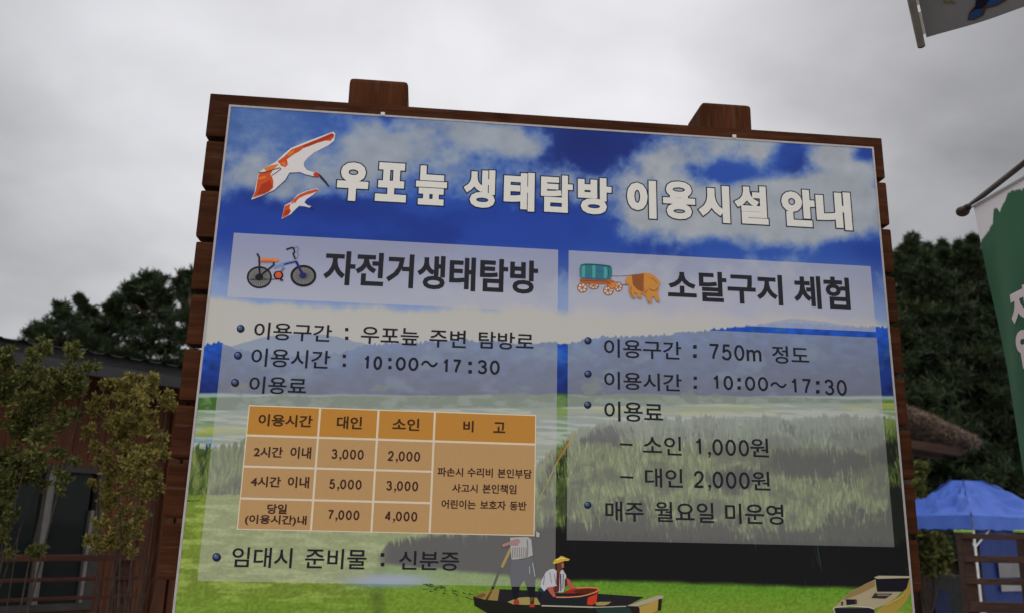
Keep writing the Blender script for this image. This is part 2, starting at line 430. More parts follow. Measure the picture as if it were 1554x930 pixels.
# pine wood behind the tent (right of the board)
def forest_pine(px, ytop, Y, wpx, label, tn, mat, seed):
    r2 = random.Random(seed)
    pads = []
    for dx, dy, rx, ry in ((0, -2, 2.5, 7), (0, 8, 4, 7), (-7, 15, 8, 4), (8, 19, 9, 4), (0, 20, 7, 7), (-13, 27, 11, 5), (14, 31, 12, 5), (2, 32, 10, 8)):
        pads.append(pad_px(px + dx * r2.uniform(.7, 1.4), ytop + dy, rx, ry, Y, r2.uniform(-.2, .2)))
    y = ytop + 40
    while y < 850:
        f = (y - ytop) / (850 - ytop)
        half = wpx * min(1, 0.10 + 1.9 * f ** 0.7)
        k = 1 if f < 0.02 else (2 if f < 0.08 else 3 + int(half / 45))
        for i in range(k):
            x = px + r2.uniform(-1, 1) * half * 0.85 if k > 1 else px
            rr = (12 if k == 1 else 13 + 26 * min(1, f * 2.2)) * r2.uniform(.75, 1.25)
            pads.append(pad_px(x, y + r2.uniform(-8, 8), rr, rr * 0.55, Y, r2.uniform(-1.6, 1.2) * min(1, f * 3)))
        y += 10 + 26 * min(1, f * 2)
    return pine((*G(px, 820, Y)[:2], 0), pads, int(tn * 2.3), 0.23, mat, label, 'pine wood behind the tent')
for (px, yt, Y, wp, lab, tn, mt, sd_) in (
        (1384, 368, 23, 75, 'dark pine with a pointed tip, immediately right of the board', 70, M_pine_b, 1),
        (1432, 381, 24, 80, 'lower pine between the pointed one by the board and the green banner', 66, M_pine_a, 2),
        (1476, 370, 23.5, 80, 'pine whose tip reaches the left edge of the green banner', 66, M_pine_b, 3),
        (1545, 402, 24, 85, 'pine standing behind the green banner at the right', 60, M_pine_a, 4),
        (1409, 384, 25.5, 95, 'broad pine in the gap between two pointed pines, close to the board', 66, M_pine_a, 6),
        (1455, 382, 25.5, 95, 'broad pine in the gap just left of the green banner', 66, M_pine_a, 7),
        (1508, 376, 26, 100, 'tallest pine rising behind the upper green banner', 66, M_pine_a, 8),
        (1330, 420, 24, 80, 'pine mostly hidden behind the right side of the board', 50, M_pine_a, 5)):
    forest_pine(px, yt, Y, wp, lab, tn, mt, sd_)

# leafy undergrowth that covers the hillside behind the pines
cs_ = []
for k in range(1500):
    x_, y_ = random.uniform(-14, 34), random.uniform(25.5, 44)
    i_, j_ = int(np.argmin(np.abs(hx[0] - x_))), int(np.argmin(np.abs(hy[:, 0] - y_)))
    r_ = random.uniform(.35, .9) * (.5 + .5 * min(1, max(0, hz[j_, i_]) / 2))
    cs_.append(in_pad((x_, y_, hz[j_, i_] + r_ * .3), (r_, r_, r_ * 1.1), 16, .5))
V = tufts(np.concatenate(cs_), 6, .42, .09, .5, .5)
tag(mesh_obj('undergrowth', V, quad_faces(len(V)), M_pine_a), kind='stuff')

# olive green shrubs in front of the timber building
def shrub(base, pads, n, size, mat, label, stems, twigs=None):
    t = thing('shrub', base, label, 'shrub', 'olive shrubs before the timber building')
    bm = bmesh.new()
    for c, r in pads[::5]:
        a = np.asarray(base) + np.array([random.uniform(-.12, .12), random.uniform(-.12, .12), 0])
        mid = a * .45 + np.asarray(c) * .55 + np.array([random.uniform(-.06, .06), 0, .12])
        tube(bm, [a, mid, np.asarray(c)], [.010, .006, .003], 5, False)
    for c in (twigs or []):
        a = np.asarray(base) + np.array([random.uniform(-.15, .15), random.uniform(-.12, .12), 0.2])
        tube(bm, [a, (a + c) / 2 + np.array([random.uniform(-.05, .05), 0, .05]), c], [.006, .004, .002], 4, False)
    bm_obj('stem', bm, M_twig, t, True)
    V = []
    for c, r in pads:
        r = np.asarray(r)
        for q in range(4):                                # each spray is a few knots of small overlapping leaves
            cc_ = np.asarray(c) + rng.normal(size=3) * r * (.8 if q else .2)
            kn = in_pad(cc_, r * .55, max(3, int(n * r[0] * r[2] / .0085)), .2)
            for k_ in kn:
                V.append(tufts(in_pad(k_, np.array([.024, .024, .03]), 3, .3), 8, size * .85, size * .4, 0.6, .6))
    V = np.concatenate(V)
    mesh_obj('foliage', V, quad_faces(len(V)), mat, t)
    return t
Ys = 5.6
padsL = [pad_px(*q, Ys, d) for q, d in (((6, 535, 14, 12), 0), ((50, 540, 20, 14), .1), ((70, 530, 9, 8), 0), ((108, 536, 8, 10), -.1), ((100, 560, 12, 12), .05), ((136, 560, 14, 7), 0), ((120, 580, 20, 12), .1),
          ((30, 562, 34, 20), .1), ((70, 575, 26, 20), -.1), ((15, 600, 36, 26), .15), ((60, 610, 36, 24), 0), ((95, 605, 22, 18), .1), ((112, 590, 12, 10), 0), ((20, 645, 40, 26), .1), ((60, 655, 34, 26), .2),
          ((92, 648, 18, 18), 0), ((20, 690, 40, 26), .1), ((58, 695, 28, 20), -.1), ((100, 690, 16, 12), .1), ((96, 720, 12, 9), 0), ((14, 735, 34, 22), .1), ((45, 735, 20, 14), .2), ((8, 775, 26, 22), 0),
          ((-30, 560, 30, 30), 0), ((-40, 620, 40, 40), 0.1), ((-40, 690, 40, 40), 0.1), ((-30, 760, 30, 30), .1), ((8, 815, 14, 12), 0), ((52, 838, 8, 6), 0))]
shrub((*G(5, 800, Ys)[:2], 0), padsL, 7, 0.042, M_shrub_g, 'wide green olive shrub at the far left, hiding the end of the timber building', 8,
      [G(x, y, Ys + random.uniform(-.2, .2)) for x, y in ((60, 720), (90, 740), (30, 800), (-20, 820))])
Y2 = 5.9
padsR = [pad_px(*q, Y2, d) for q, d in (((170, 582, 9, 7), 0), ((186, 586, 9, 8), .1), ((205, 580, 9, 8), 0), ((231, 574, 7, 7), 0), ((236, 600, 12, 10), .1), ((255, 606, 8, 7), 0), ((212, 600, 16, 12), -.1), ((180, 605, 14, 10), 0),
          ((195, 625, 26, 16), .1), ((225, 630, 22, 16), 0), ((150, 622, 20, 16), .1), ((165, 645, 22, 16), 0), ((205, 655, 28, 18), .1), ((240, 655, 14, 14), 0), ((180, 680, 22, 18), .1), ((215, 690, 26, 18), -.1),
          ((240, 690, 12, 12), 0), ((168, 705, 14, 12), 0), ((192, 715, 20, 14), .1), ((212, 720, 16, 12), 0), ((236, 728, 10, 8), 0), ((162, 735, 12, 12), .1), ((190, 745, 18, 12), 0), ((222, 752, 12, 8), 0), ((170, 765, 12, 10), .1),
          ((195, 775, 16, 10), 0), ((158, 790, 10, 9), 0), ((182, 800, 16, 10), .1), ((205, 800, 10, 8), 0), ((145, 822, 10, 7), 0), ((175, 828, 12, 9), 0), ((196, 826, 9, 7), 0))]
shrub((*G(190, 900, Y2)[:2], 0), padsR, 7, 0.042, M_shrub, 'tall narrow yellow green shrub with bare twiggy feet, beside the left edge of the board', 8,
      [G(x, y, Y2 + random.uniform(-.25, .25)) for x, y in ((160, 840), (175, 850), (190, 845), (205, 850), (215, 830), (228, 845), (238, 825), (168, 870), (182, 880), (200, 875), (222, 880), (236, 870), (150, 860), (245, 850))])

# ================================================================== TIMBER BUILDING (left)
vp = ray(2010, 833); fd = np.array([vp[0], vp[1], 0]); fd /= np.linalg.norm(fd)       # along the facade, receding to the right
fn = np.array([fd[1], -fd[0], 0])                                                     # out of the facade, towards the camera
F0 = G(70, 790, 9.2); F0[2] = 0
def FP(px, py, out=0.0):
    q = PL(F0 + fn * out, fn, px, py); return float((q - F0) @ fd), float(q[2])
M_dwall = wood_mat('orange_stained_boards', (0.05, 0.017, 0.007), (0.09, 0.030, 0.011), (0.13, 0.045, 0.017), (14, 14, 0.7), rough=0.7)
M_roof = noise_mat('grey_roof_tile', (0.022, 0.022, 0.024), (0.042, 0.042, 0.046), 6, 0.95, bump=0.3, spec=0.0)
M_fascia = noise_mat('weathered_fascia', (0.026, 0.025, 0.026), (0.046, 0.044, 0.046), 4, 0.75, (1, 1, 6), bump=0.2)
M_alu = noise_mat('silver_window_frame', (0.12, 0.115, 0.105), (0.17, 0.16, 0.15), 12, 0.5, bump=0.05, metal=0.3)
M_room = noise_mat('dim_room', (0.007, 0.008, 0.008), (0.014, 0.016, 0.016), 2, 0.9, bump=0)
M_rail = wood_mat('red_brown_rail', (0.028, 0.008, 0.005), (0.05, 0.014, 0.008), (0.075, 0.022, 0.012), (2, 2, 14))
M_glass, nt, b = new_mat('window_glass')
inp(b, Base_Color=(0.02, 0.025, 0.024, 1), Roughness=0.04, Alpha=0.55, Specular_IOR_Level=0.14)
bld = thing('timber_building', F0, 'orange brown timber building under a dark grey tiled roof, behind the shrubs at the left', 'building')
def fbox(bm, t0, t1, o0, o1, z0, z1, bev=0.0): box_frame(bm, F0, fd, fn, t0, t1, o0, o1, z0, z1, bev)
t_l, t_r = FP(-420, 700)[0], FP(380, 700)[0]
EO = 0.7                                                # eaves overhang
z_f0 = 0.5 * (FP(70, 562, EO)[1] + FP(273, 590, EO)[1])
z_f1 = 0.5 * (FP(60, 521, EO)[1] + FP(273, 554, EO)[1])
tw0, tw1 = FP(-260, 800)[0], FP(146, 850)[0]            # window opening
zw1 = FP(110, 706)[1]; zw0 = 0.72
wall = bmesh.new()
fbox(wall, t_l, tw0, -0.2, 0, 0, z_f1); fbox(wall, tw1, t_r, -0.2, 0, 0, z_f1)
fbox(wall, tw0, tw1, -0.2, 0, zw1, z_f1); fbox(wall, tw0, tw1, -0.2, 0, 0, zw0)
# vertical board joints: narrow proud battens
k = t_l + 0.1
while k < t_r:
    if not (tw0 - .02 < k < tw1 + .02): fbox(wall, k, k + 0.035, 0.0, 0.014, 0.02, z_f0 + 0.25)
    else: fbox(wall, k, k + 0.035, 0.0, 0.014, zw1 + 0.06, z_f0 + 0.25)
    k += 0.165
wo_ = bm_obj('wall', wall, M_dwall, bld)
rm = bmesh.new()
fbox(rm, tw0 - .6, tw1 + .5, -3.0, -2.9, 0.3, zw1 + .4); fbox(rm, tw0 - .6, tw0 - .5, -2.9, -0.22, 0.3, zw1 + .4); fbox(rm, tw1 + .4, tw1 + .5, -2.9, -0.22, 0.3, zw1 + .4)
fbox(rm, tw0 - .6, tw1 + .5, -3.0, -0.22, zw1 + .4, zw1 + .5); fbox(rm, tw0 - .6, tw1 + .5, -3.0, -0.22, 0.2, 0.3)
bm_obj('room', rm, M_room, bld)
win = bmesh.new()
fbox(win, tw0, tw1, -0.10, 0.03, zw1 - 0.07, zw1); fbox(win, tw0, tw1, -0.10, 0.03, zw0, zw0 + 0.07)
fbox(win, tw0, tw0 + .07, -0.10, 0.028, zw0 + .07, zw1 - .07); fbox(win, tw1 - .09, tw1, -0.10, 0.028, zw0 + .07, zw1 - .07)
wf = bm_obj('window', win, noise_mat('dark_window_frame', (0.025, 0.02, 0.018), (0.045, 0.04, 0.036), 9, 0.5, bump=0), bld)
for px in (66, -80):
    mu = bmesh.new(); tm = FP(px, 800)[0]
    fbox(mu, tm - 0.035, tm + 0.012, -0.09, 0.05, zw0 + .07, zw1 - .07, .004); fbox(mu, tm + 0.018, tm + 0.04, -0.09, 0.03, zw0 + .07, zw1 - .07, .003)
    bm_obj('mullion', mu, M_alu, wf)
mu = bmesh.new(); fbox(mu, tw1 - .13, tw1 - .092, -0.06, 0.02, zw0 + .07, zw1 - .45, .003); bm_obj('sash', mu, M_alu, wf)
gl = bmesh.new(); fbox(gl, tw0 + .07, tw1 - .135, -0.058, -0.052, zw0 + .07, zw1 - .07); bm_obj('pane', gl, M_glass, wf)
# corner posts and trim by the window
for a_px, w_, o_ in ((210, .10, .05), (238, .14, .09), (262, .12, .06)):
    pb = bmesh.new(); tt = FP(a_px, 800)[0]; fbox(pb, tt, tt + w_, 0.016, o_, 0.0, z_f0 + .2, .006); bm_obj('wall_post', pb, M_dwall, bld)
# roof: fascia board, tiled slope with rolls
fs = bmesh.new(); fbox(fs, t_l - .4, t_r + .5, EO - 0.03, EO, z_f0 + 0.09, z_f1 + 0.0)
bm_obj('fascia', fs, M_fascia, bld)
fs = bmesh.new(); fbox(fs, t_l - .4, t_r + .5, EO + .003, EO + .08, z_f0, z_f0 + 0.12, .01); bm_obj('gutter', fs, M_fascia, bld)
so = bmesh.new(); fbox(so, t_l - .4, t_r + .5, 0.002, EO - .032, z_f0 + .10, z_f0 + .13); bm_obj('soffit', so, M_rail, bld)
nt_, nr_ = int((t_r - t_l + .9) / 0.03), 12
tt_ = np.linspace(t_l - .4, t_r + .5, nt_)
roofv, depth_r = [], 4.2
for j in range(nr_ * 2):
    jj = (j + 1) // 2
    o_ = EO + 0.09 - jj * depth_r / nr_
    stepz = 0.0 if j % 2 == 0 else -0.02
    zt = z_f1 + jj * depth_r / nr_ * math.tan(R(8.5)) + stepz
    roll = np.maximum(0, np.sin(tt_ / 0.2 * 2 * math.pi)) ** 0.8 * 0.024
    roofv.append(F0 + tt_[:, None] * fd + o_ * fn + (zt - 0.03 + roll)[:, None] * Z)
roofv = np.concatenate(roofv)
fcs = [(j * nt_ + i, j * nt_ + i + 1, (j + 1) * nt_ + i + 1, (j + 1) * nt_ + i) for j in range(nr_ * 2 - 1) for i in range(nt_ - 1)]
mesh_obj('roof', roofv, fcs, M_roof, bld)
bb = bmesh.new(); fbox(bb, t_l, t_r, -6.0, -5.8, 0, z_f1 + 0.6); fbox(bb, t_r - .2, t_r, -5.8, -.21, 0, z_f1 + 0.3); bm_obj('rear_wall', bb, M_dwall, bld)

# railing of the terrace in front of the window
RO = 1.3
rl = thing('deck_railing', F0 + fn * RO + fd * FP(60, 850, RO)[0], 'low red brown timber railing with three rails across the dark window', 'railing')
r_l, r_r = FP(-300, 850, RO)[0], FP(215, 850, RO)[0]
for (y0, y1, dp) in ((841, 851, .07), (876, 882, .035), (905, 911, .035)):
    za, zb = FP(75, y1, RO)[1], FP(75, y0, RO)[1]
    q = bmesh.new(); fbox(q, r_l, r_r, RO - dp / 2, RO + dp / 2, za, zb, .006); bm_obj('rail', q, M_rail, rl)
zt = FP(75, 841, RO)[1]
for px in (-190, 195):
    tt = FP(px, 850, RO)[0]; q = bmesh.new(); fbox(q, tt - .05, tt + .05, RO - .16, RO - .04, 0, zt + .06, .008); bm_obj('post', q, M_rail, rl)

# ================================================================== RIGHT BACKGROUND
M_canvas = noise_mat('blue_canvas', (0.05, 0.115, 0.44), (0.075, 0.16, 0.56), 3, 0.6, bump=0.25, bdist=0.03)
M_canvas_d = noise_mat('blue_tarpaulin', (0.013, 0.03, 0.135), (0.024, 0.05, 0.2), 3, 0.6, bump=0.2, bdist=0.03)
M_white = noise_mat('white_paint', (0.62, 0.62, 0.60), (0.76, 0.76, 0.74), 10, 0.5, bump=0.03)
tent = thing('canopy_tent', (*G(1480, 900, 13.8)[:2], 0), 'bright blue pop up canopy tent with a twin peak, right of the board', 'tent')
cF, cL, cR = G(1474, 781, 13.0), G(1352, 784, 14.6), G(1640, 792, 14.8)
ze = cF[2]; cL[2] = ze; cR[2] = ze
cB = cL + cR - cF
pk0, pk1 = G(1443, 728, 14.3), G(1490, 732, 14.3)
pk1[2] = pk0[2]
def sag_panel(bm, a, b, c, d, sag, n=28):
    g = []
    for j in range(n + 1):
        v = j / n; row = []
        for i in range(n + 1):
            u = i / n
            p = (a * (1 - u) + b * u) * (1 - v) + (d * (1 - u) + c * u) * v
            p = p - Z * sag * math.sin(math.pi * v) * (0.5 + .5 * math.sin(math.pi * u)) + Z * (0.035 * math.sin(u * 13 + v * 4) + .07 * abs(math.sin(u * 9 - v * 5)) ** 4 + .02 * math.sin(u * 31 + v * 17) + .05 * abs(math.sin(u * 5 + v * 7)) ** 6) * math.sin(math.pi * v)
            row.append(bm.verts.new(tuple(p)))
        g.append(row)
    for j in range(n):
        for i in range(n):
            try: bm.faces.new((g[j][i], g[j][i + 1], g[j + 1][i + 1], g[j + 1][i]))
            except ValueError: pass
bm = bmesh.new()
sag_panel(bm, cL, cF, pk0 * .6 + pk1 * .4, pk0, .13); sag_panel(bm, cF, cR, pk1, pk0 * .6 + pk1 * .4, .13)
sag_panel(bm, cR, cB, pk0 * .4 + pk1 * .6, pk1, .13); sag_panel(bm, cB, cL, pk0, pk0 * .4 + pk1 * .6, .13)
bmesh.ops.remove_doubles(bm, verts=bm.verts, dist=.002)
bm_obj('canopy', bm, M_canvas, tent, True)
bm = bmesh.new()
for a, b_ in ((cF, pk0 * .6 + pk1 * .4), (cL, pk0), (cR, pk1)):
    tube(bm, [a + (b_ - a) * t_ + Z * (.012 - .065 * math.sin(math.pi * t_)) for t_ in np.linspace(0, 1, 9)], .012, 5)
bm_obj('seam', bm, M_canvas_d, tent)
for a, b_ in ((cL, cF), (cF, cR), (cR, cB), (cB, cL)):
    bm = bmesh.new(); n = 16; prev = None
    for i in range(n + 1):
        u = i / n; p = a * (1 - u) + b_ * u; out = np.cross(b_ - a, Z); out /= np.linalg.norm(out)
        w = out * 0.02 * math.sin(u * 17)
        cur = (bm.verts.new(tuple(p + out * .012)), bm.verts.new(tuple(p + out * .02 + w - Z * (0.20 + .012 * math.sin(u * 40)))))
        if prev: bm.faces.new((prev[0], cur[0], cur[1], prev[1]))
        prev = cur
    bm_obj('valance', bm, M_canvas, tent, True)
cen = (cL + cR) / 2
for c in (cF, cL, cR, cB):
    ci = c + (cen - c) * 0.03
    bm = bmesh.new(); box_frame(bm, np.array([ci[0], ci[1], 0]), np.array([1., 0, 0]), np.array([0, 1., 0]), -.013, .013, -.013, .013, 0.02, ze - .02, .003)
    bm_obj('leg', bm, M_white, tent)
for c, d in ((cF, cL), (cF, cR)):
    ci = c + (cen - c) * 0.035; a = np.array([ci[0], ci[1], ze - .45]); e = ci + (d - c) * 0.22; e[2] = ze - .03
    bm = bmesh.new(); tube(bm, [a, e], .012, 6); bm_obj('strut', bm, M_white, tent)
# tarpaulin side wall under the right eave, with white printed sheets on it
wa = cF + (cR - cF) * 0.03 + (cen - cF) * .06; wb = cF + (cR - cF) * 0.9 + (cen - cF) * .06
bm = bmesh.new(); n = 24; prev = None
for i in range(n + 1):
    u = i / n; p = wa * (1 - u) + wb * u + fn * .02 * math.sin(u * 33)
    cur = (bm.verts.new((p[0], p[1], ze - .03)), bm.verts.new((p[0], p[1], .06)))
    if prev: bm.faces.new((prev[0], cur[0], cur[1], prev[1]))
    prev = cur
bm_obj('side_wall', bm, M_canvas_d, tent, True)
wd = (wb - wa) / np.linalg.norm(wb - wa); wn_ = np.array([wd[1], -wd[0], 0])
if wn_[1] > 0: wn_ = -wn_
for (xa, xb, ya, yb, col) in ((1517, 1552, 846, 876, .16), (1520, 1552, 885, 897, .24)):
    q0, q1 = PL(wa + wn_ * .03, wn_, xa, yb), PL(wa + wn_ * .03, wn_, xb, ya)
    bm = bmesh.new(); o_ = np.array([q0[0], q0[1], 0.]); L = float((q1 - q0) @ wd)
    box_frame(bm, o_, wd, wn_, 0, L, 0, .006, q0[2], q1[2])
    bm_obj('paper_sheet', bm, noise_mat('pale_sheet', (col, col, col), (col * 1.3, col * 1.3, col * 1.32), 5, .8, bump=0), tent)

# timber fence with lime green post caps
M_fence = wood_mat('brown_fence_timber', (0.022, 0.010, 0.006), (0.042, 0.018, 0.010), (0.07, 0.032, 0.018), (2, 2, 10))
M_lime = noise_mat('lime_plastic', (0.20, 0.36, 0.03), (0.28, 0.46, 0.05), 10, .5, bump=0)
Yf = 9.0
fence = thing('timber_fence', (*G(1500, 850, Yf)[:2], 0), 'dark brown timber rail fence with lime green post caps, in front of the blue tent', 'fence')
fx = np.array([1., 0, 0]); fy = np.array([0, 1., 0]); f0 = np.array([0, Yf, 0.])
for (xa, xb) in ((1454, 1470), (1545, 1561), (1640, 1656)):
    a, c = G(xa, 808, Yf), G(xb, 808, Yf)
    bm = bmesh.new(); box_frame(bm, f0, fx, fy, a[0], c[0], -.06, .06, 0, a[2], .008); bm_obj('post', bm, M_fence, fence)
    bm = bmesh.new(); box_frame(bm, f0, fx, fy, a[0] - .012, c[0] + .012, -.072, .072, a[2] + .002, a[2] + .03, .010); bm_obj('post_cap', bm, M_lime, fence)
xa, xb = G(1456, 830, Yf)[0], G(1650, 830, Yf)[0]
for (y0, y1) in ((809, 817), (842, 852), (876, 885), (911, 927), (945, 955)):
    a, c = G(1470, y1, Yf), G(1470, y0, Yf)
    bm = bmesh.new(); box_frame(bm, f0, fx, fy, xa, xb, -.105, -.063, a[2], c[2], .006); bm_obj('rail', bm, M_fence, fence)

# thatched shelter half hidden behind the board
M_thatch = leaf_mat('straw', (0.10, 0.07, 0.048), (0.2, 0.145, 0.105), (0.34, 0.26, 0.195), .8, .1)
M_thatch_core = noise_mat('straw_core', (0.07, 0.045, 0.028), (0.14, 0.09, 0.06), 14, .9, bump=.5)
Yt = 15.0
sh = thing('thatched_shelter', (*G(1330, 800, Yt)[:2], 0), 'straw thatched timber shelter showing one drooping eave beside the board', 'shelter')
prof = [(1386, 624, 655), (1400, 626, 662), (1416, 632, 668), (1432, 641, 672), (1448, 648, 676), (1463, 652, 681), (1477, 658, 685), (1486, 666, 683), (1490, 673, 679)]
prof = [(1300, 585, 640), (1340, 602, 645)] + [(1386 + (x - 1386) * .80, a + 1.5, b - 2) for x, a, b in prof]
core = bmesh.new(); rings = []
sp = Yt / FPX / _cp
for x, yt_, yb_ in prof:
    c = G(x, (yt_ + yb_) / 2, Yt); h = (yb_ - yt_) / 2 * sp * .8
    rings.append([core.verts.new(tuple(c + np.array([0, .45 * math.cos(t), h * math.sin(t)]))) for t in np.linspace(0, 2 * math.pi, 17)[:-1]])
for r0, r1 in zip(rings, rings[1:]):
    for k in range(16): core.faces.new((r0[k], r0[(k + 1) % 16], r1[(k + 1) % 16], r1[k]))
core.faces.new(rings[0]); core.faces.new(rings[-1][::-1])
rf = bm_obj('roof', core, M_thatch_core, sh, True)
cs = []
for x in np.linspace(1300, 1466, 640):
    yt_ = np.interp(x, [p[0] for p in prof], [p[1] for p in prof]); yb_ = np.interp(x, [p[0] for p in prof], [p[2] for p in prof])
    for q in range(4):
        c = G(x, (yt_ + yb_) / 2, Yt); h = (yb_ - yt_) / 2 * sp * .85; t = random.uniform(0, 2 * math.pi)
        cs.append(c + np.array([0, .45 * math.cos(t), h * math.sin(t)]))
cs = np.repeat(np.array(cs), 3, 0)
d = unit(rng.normal(size=(len(cs), 3)) * .6 + np.array([.6, -.2, -.5])); w = unit(np.cross(d, rng.normal(size=(len(cs), 3))))
V = quads_from(cs, d, w, rng.uniform(.08, .27, len(cs)), rng.uniform(.010, .020, len(cs)))
mesh_obj('straw', V, quad_faces(len(V)), M_thatch, rf)
a, c = G(1300, 664, Yt), G(1440, 686, Yt)
for dy in (-.32, .32):
    bm = bmesh.new(); dd = c - a; L = np.linalg.norm(dd); ex = dd / L; 
    v = [a + Y_ * np.array([0, 1, 0]) + s_ * np.array([0, 0, 1]) + t_ * dd for s_ in (-.09, .05) for t_, Y_ in ((0, dy - .08), (1, dy - .08), (1, dy + .08), (0, dy + .08))]
    hexa(bm, v); bm_obj('beam', bm, M_fence, sh)
for px in (1290, 1370):
    for dy in (-.32, .32):
        q = G(px, 690, Yt + dy); bm = bmesh.new(); tube(bm, [np.array([q[0], q[1], 0]), np.array([q[0], q[1], a[2] - .25 - (px - 1290) * .002])], .09, 10); bm_obj('post', bm, M_fence, sh, True)

# yellow green bush under the tent, low wall, crates
padsQ = [pad_px(*q, 17.5, d) for q, d in (((1404, 812, 16, 12), 0), ((1424, 822, 16, 9), .1), ((1408, 838, 20, 14), 0), ((1432, 845, 14, 10), 0), ((1392, 850, 18, 16), .1), ((1416, 862, 22, 12), 0), ((1396, 712, 14, 10), 0), ((1392, 740, 12, 14), 0), ((1390, 790, 16, 22), .1), ((1375, 830, 20, 30), 0))]
t = thing('leafy_bush', (*G(1400, 860, 17.5)[:2], 0), 'loose yellowish bush seen under the blue tent, close to the board', 'bush')
bm = bmesh.new()
for c, r in padsQ: tube(bm, [np.array([*G(1400, 860, 17.5)[:2], 0]), np.asarray(c)], [.04, .012], 5, False)
bm_obj('stem', bm, M_twig, t)
V = np.concatenate([tufts(in_pad(c, r, 60, .3), 6, .13, .06, .3, .5) for c, r in padsQ]); mesh_obj('foliage', V, quad_faces(len(V)), M_shrub_g, t)
M_stone = noise_mat('grey_stone', (0.015, 0.015, 0.015), (0.03, 0.03, 0.028), 5, .9, bump=.5)
a, c = G(1340, 886, 19.5), G(1470, 873, 19.5)
bm = bmesh.new(); box_frame(bm, np.zeros(3), fx, fy, a[0], c[0], 19.5, 19.9, 0, c[2], .02)
tag(bm_obj('stone_wall', bm, M_stone), 'low grey stone wall behind the blue crates', 'wall')
M_crate = noise_mat('navy_plastic', (0.008, 0.015, 0.05), (0.015, 0.028, 0.08), 6, .5, bump=0)
for (xa, xb, yt_, lab) in ((1386, 1412, 893, 'dark blue plastic crate on the ground, nearer to the board'), (1417, 1441, 897, 'dark blue plastic crate on the ground, nearer to the timber fence')):
    a, c = G(xa, 900, 18.0), G(xb, yt_, 18.0)
    root = thing('plastic_crate', ((a[0] + c[0]) / 2, 18.2, .004), lab, 'crate', 'blue crates by the stone wall')
    bm = bmesh.new(); w_ = (c[0] - a[0]); x0, x1 = a[0], c[0]; h = c[2]
    box_frame(bm, np.zeros(3), fx, fy, x0, x1, 18.0, 18.4, .004, .03)
    for (u0, u1, v0, v1) in ((x0, x1, 18.0, 18.02), (x0, x1, 18.38, 18.4), (x0, x0 + .02, 18.021, 18.379), (x1 - .02, x1, 18.021, 18.379)):
        box_frame(bm, np.zeros(3), fx, fy, u0, u1, v0, v1, .031, h)
    bm_obj('body', bm, M_crate, root)
    bm = bmesh.new()
    for (u0, u1, v0, v1) in ((x0 - .015, x1 + .015, 17.985, 17.999), (x0 - .015, x1 + .015, 18.401, 18.415), (x0 - .015, x0 - .001, 17.999, 18.401), (x1 + .001, x1 + .015, 17.999, 18.401)):
        box_frame(bm, np.zeros(3), fx, fy, u0, u1, v0, v1, h - .04, h + .005)
    bm_obj('rim', bm, M_crate, root)

# ================================================================== THE INFORMATION BOARD
M_timber = wood_mat('dark_stained_timber', (0.038, 0.0125, 0.0055), (0.066, 0.0225, 0.0095), (0.106, 0.039, 0.0165), (0.9, 9, 14), spec=.05, rough=.75, knots=2.2)
M_timber_v = wood_mat('dark_stained_post', (0.046, 0.015, 0.006), (0.078, 0.026, 0.010), (0.118, 0.042, 0.017), (9, 9, 0.8), spec=.05, rough=.75, knots=2.6, kstretch=(2.2, 2.2, 1.0))
M_edge = noise_mat('pale_metal_edge', (0.42, 0.38, 0.37), (0.52, 0.48, 0.46), 30, .5, bump=0)
PA0, PA1, PZ1 = -0.8928, 1.9803, 1.7328                 # poster edges: along the board, height above the eye
PZ0 = -0.50
board = thing('information_board', (*BW((PA0 + PA1) / 2, 0)[:2], 0),
              'large blue and green printed Korean information board on dark timber planks and posts', 'sign board')
def boxb(bm, a0, a1, z0, z1, o0, o1, bev=0.0, seg=2):    # box in board coordinates, o = distance in front of the print
    box_frame(bm, O + N * DIST, U, -N, a0, a1, o0, o1, z0, z1, bev, seg)
PF = -0.016                                             # front of the planks
PD = 0.085
zt = P(318, 141, PF)[1]
z_notch = [P(x, y, PF)[1] for x, y in ((312, 209.5), (303, 289), (296, 368.5), (289, 447.5), (280.5, 529), (270, 610))]
step = (z_notch[0] - z_notch[-1]) / 5
print('notches', [round(v, 3) for v in z_notch], 'step', round(step, 3), 'top', round(zt, 3))
al = [P(315, 175, PF)[0], P(308.5, 250, PF)[0], P(299.5, 328, PF)[0], P(292, 408, PF)[0], P(285, 488, PF)[0], P(273.5, 575, PF)[0], P(262, 660, PF)[0]]
ar = [P(1341, 240, PF)[0], P(1348.5, 310, PF)[0], P(1356, 385, PF)[0], P(1362, 455, PF)[0], P(1369.5, 530, PF)[0], P(1377.5, 620, PF)[0], P(1387, 700, PF)[0], P(1393, 790, PF)[0], P(1400, 885, PF)[0]]
print('al', np.round(al, 3), 'ar', np.round(ar, 3))
zs = [zt] + [z_notch[0] - step * i for i in range(9)]
rj = random.Random(3)
for i in range(9):
    bm = bmesh.new()
    a0 = al[i] if i < len(al) else al[-1] + rj.uniform(-.008, .008)
    a1 = ar[i] if i < len(ar) else ar[-1]
    n0 = 0.002 if i == 0 else 0.010
    boxb(bm, a0, a1, zs[i + 1] + 0.010, zs[i] - n0, PF - PD, PF, 0.011 if i else 0.006, 2)
    bm_obj('timber_plank', bm, M_timber, board)
# posts behind the planks
PO = PF - PD - 0.004
for (x0, y0, x1, y1) in ((530.5, 117, 620, 123), (1064.5, 153, 1140.5, 160)):
    a0, z0 = P(x0, y0, PO); a1, z1 = P(x1, y1, PO)
    bm = bmesh.new()
    boxb(bm, a0, a1, -EYE, (z0 + z1) / 2, PO - 0.24, PO, 0.022, 3)
    bm_obj('post', bm, M_timber_v, board)
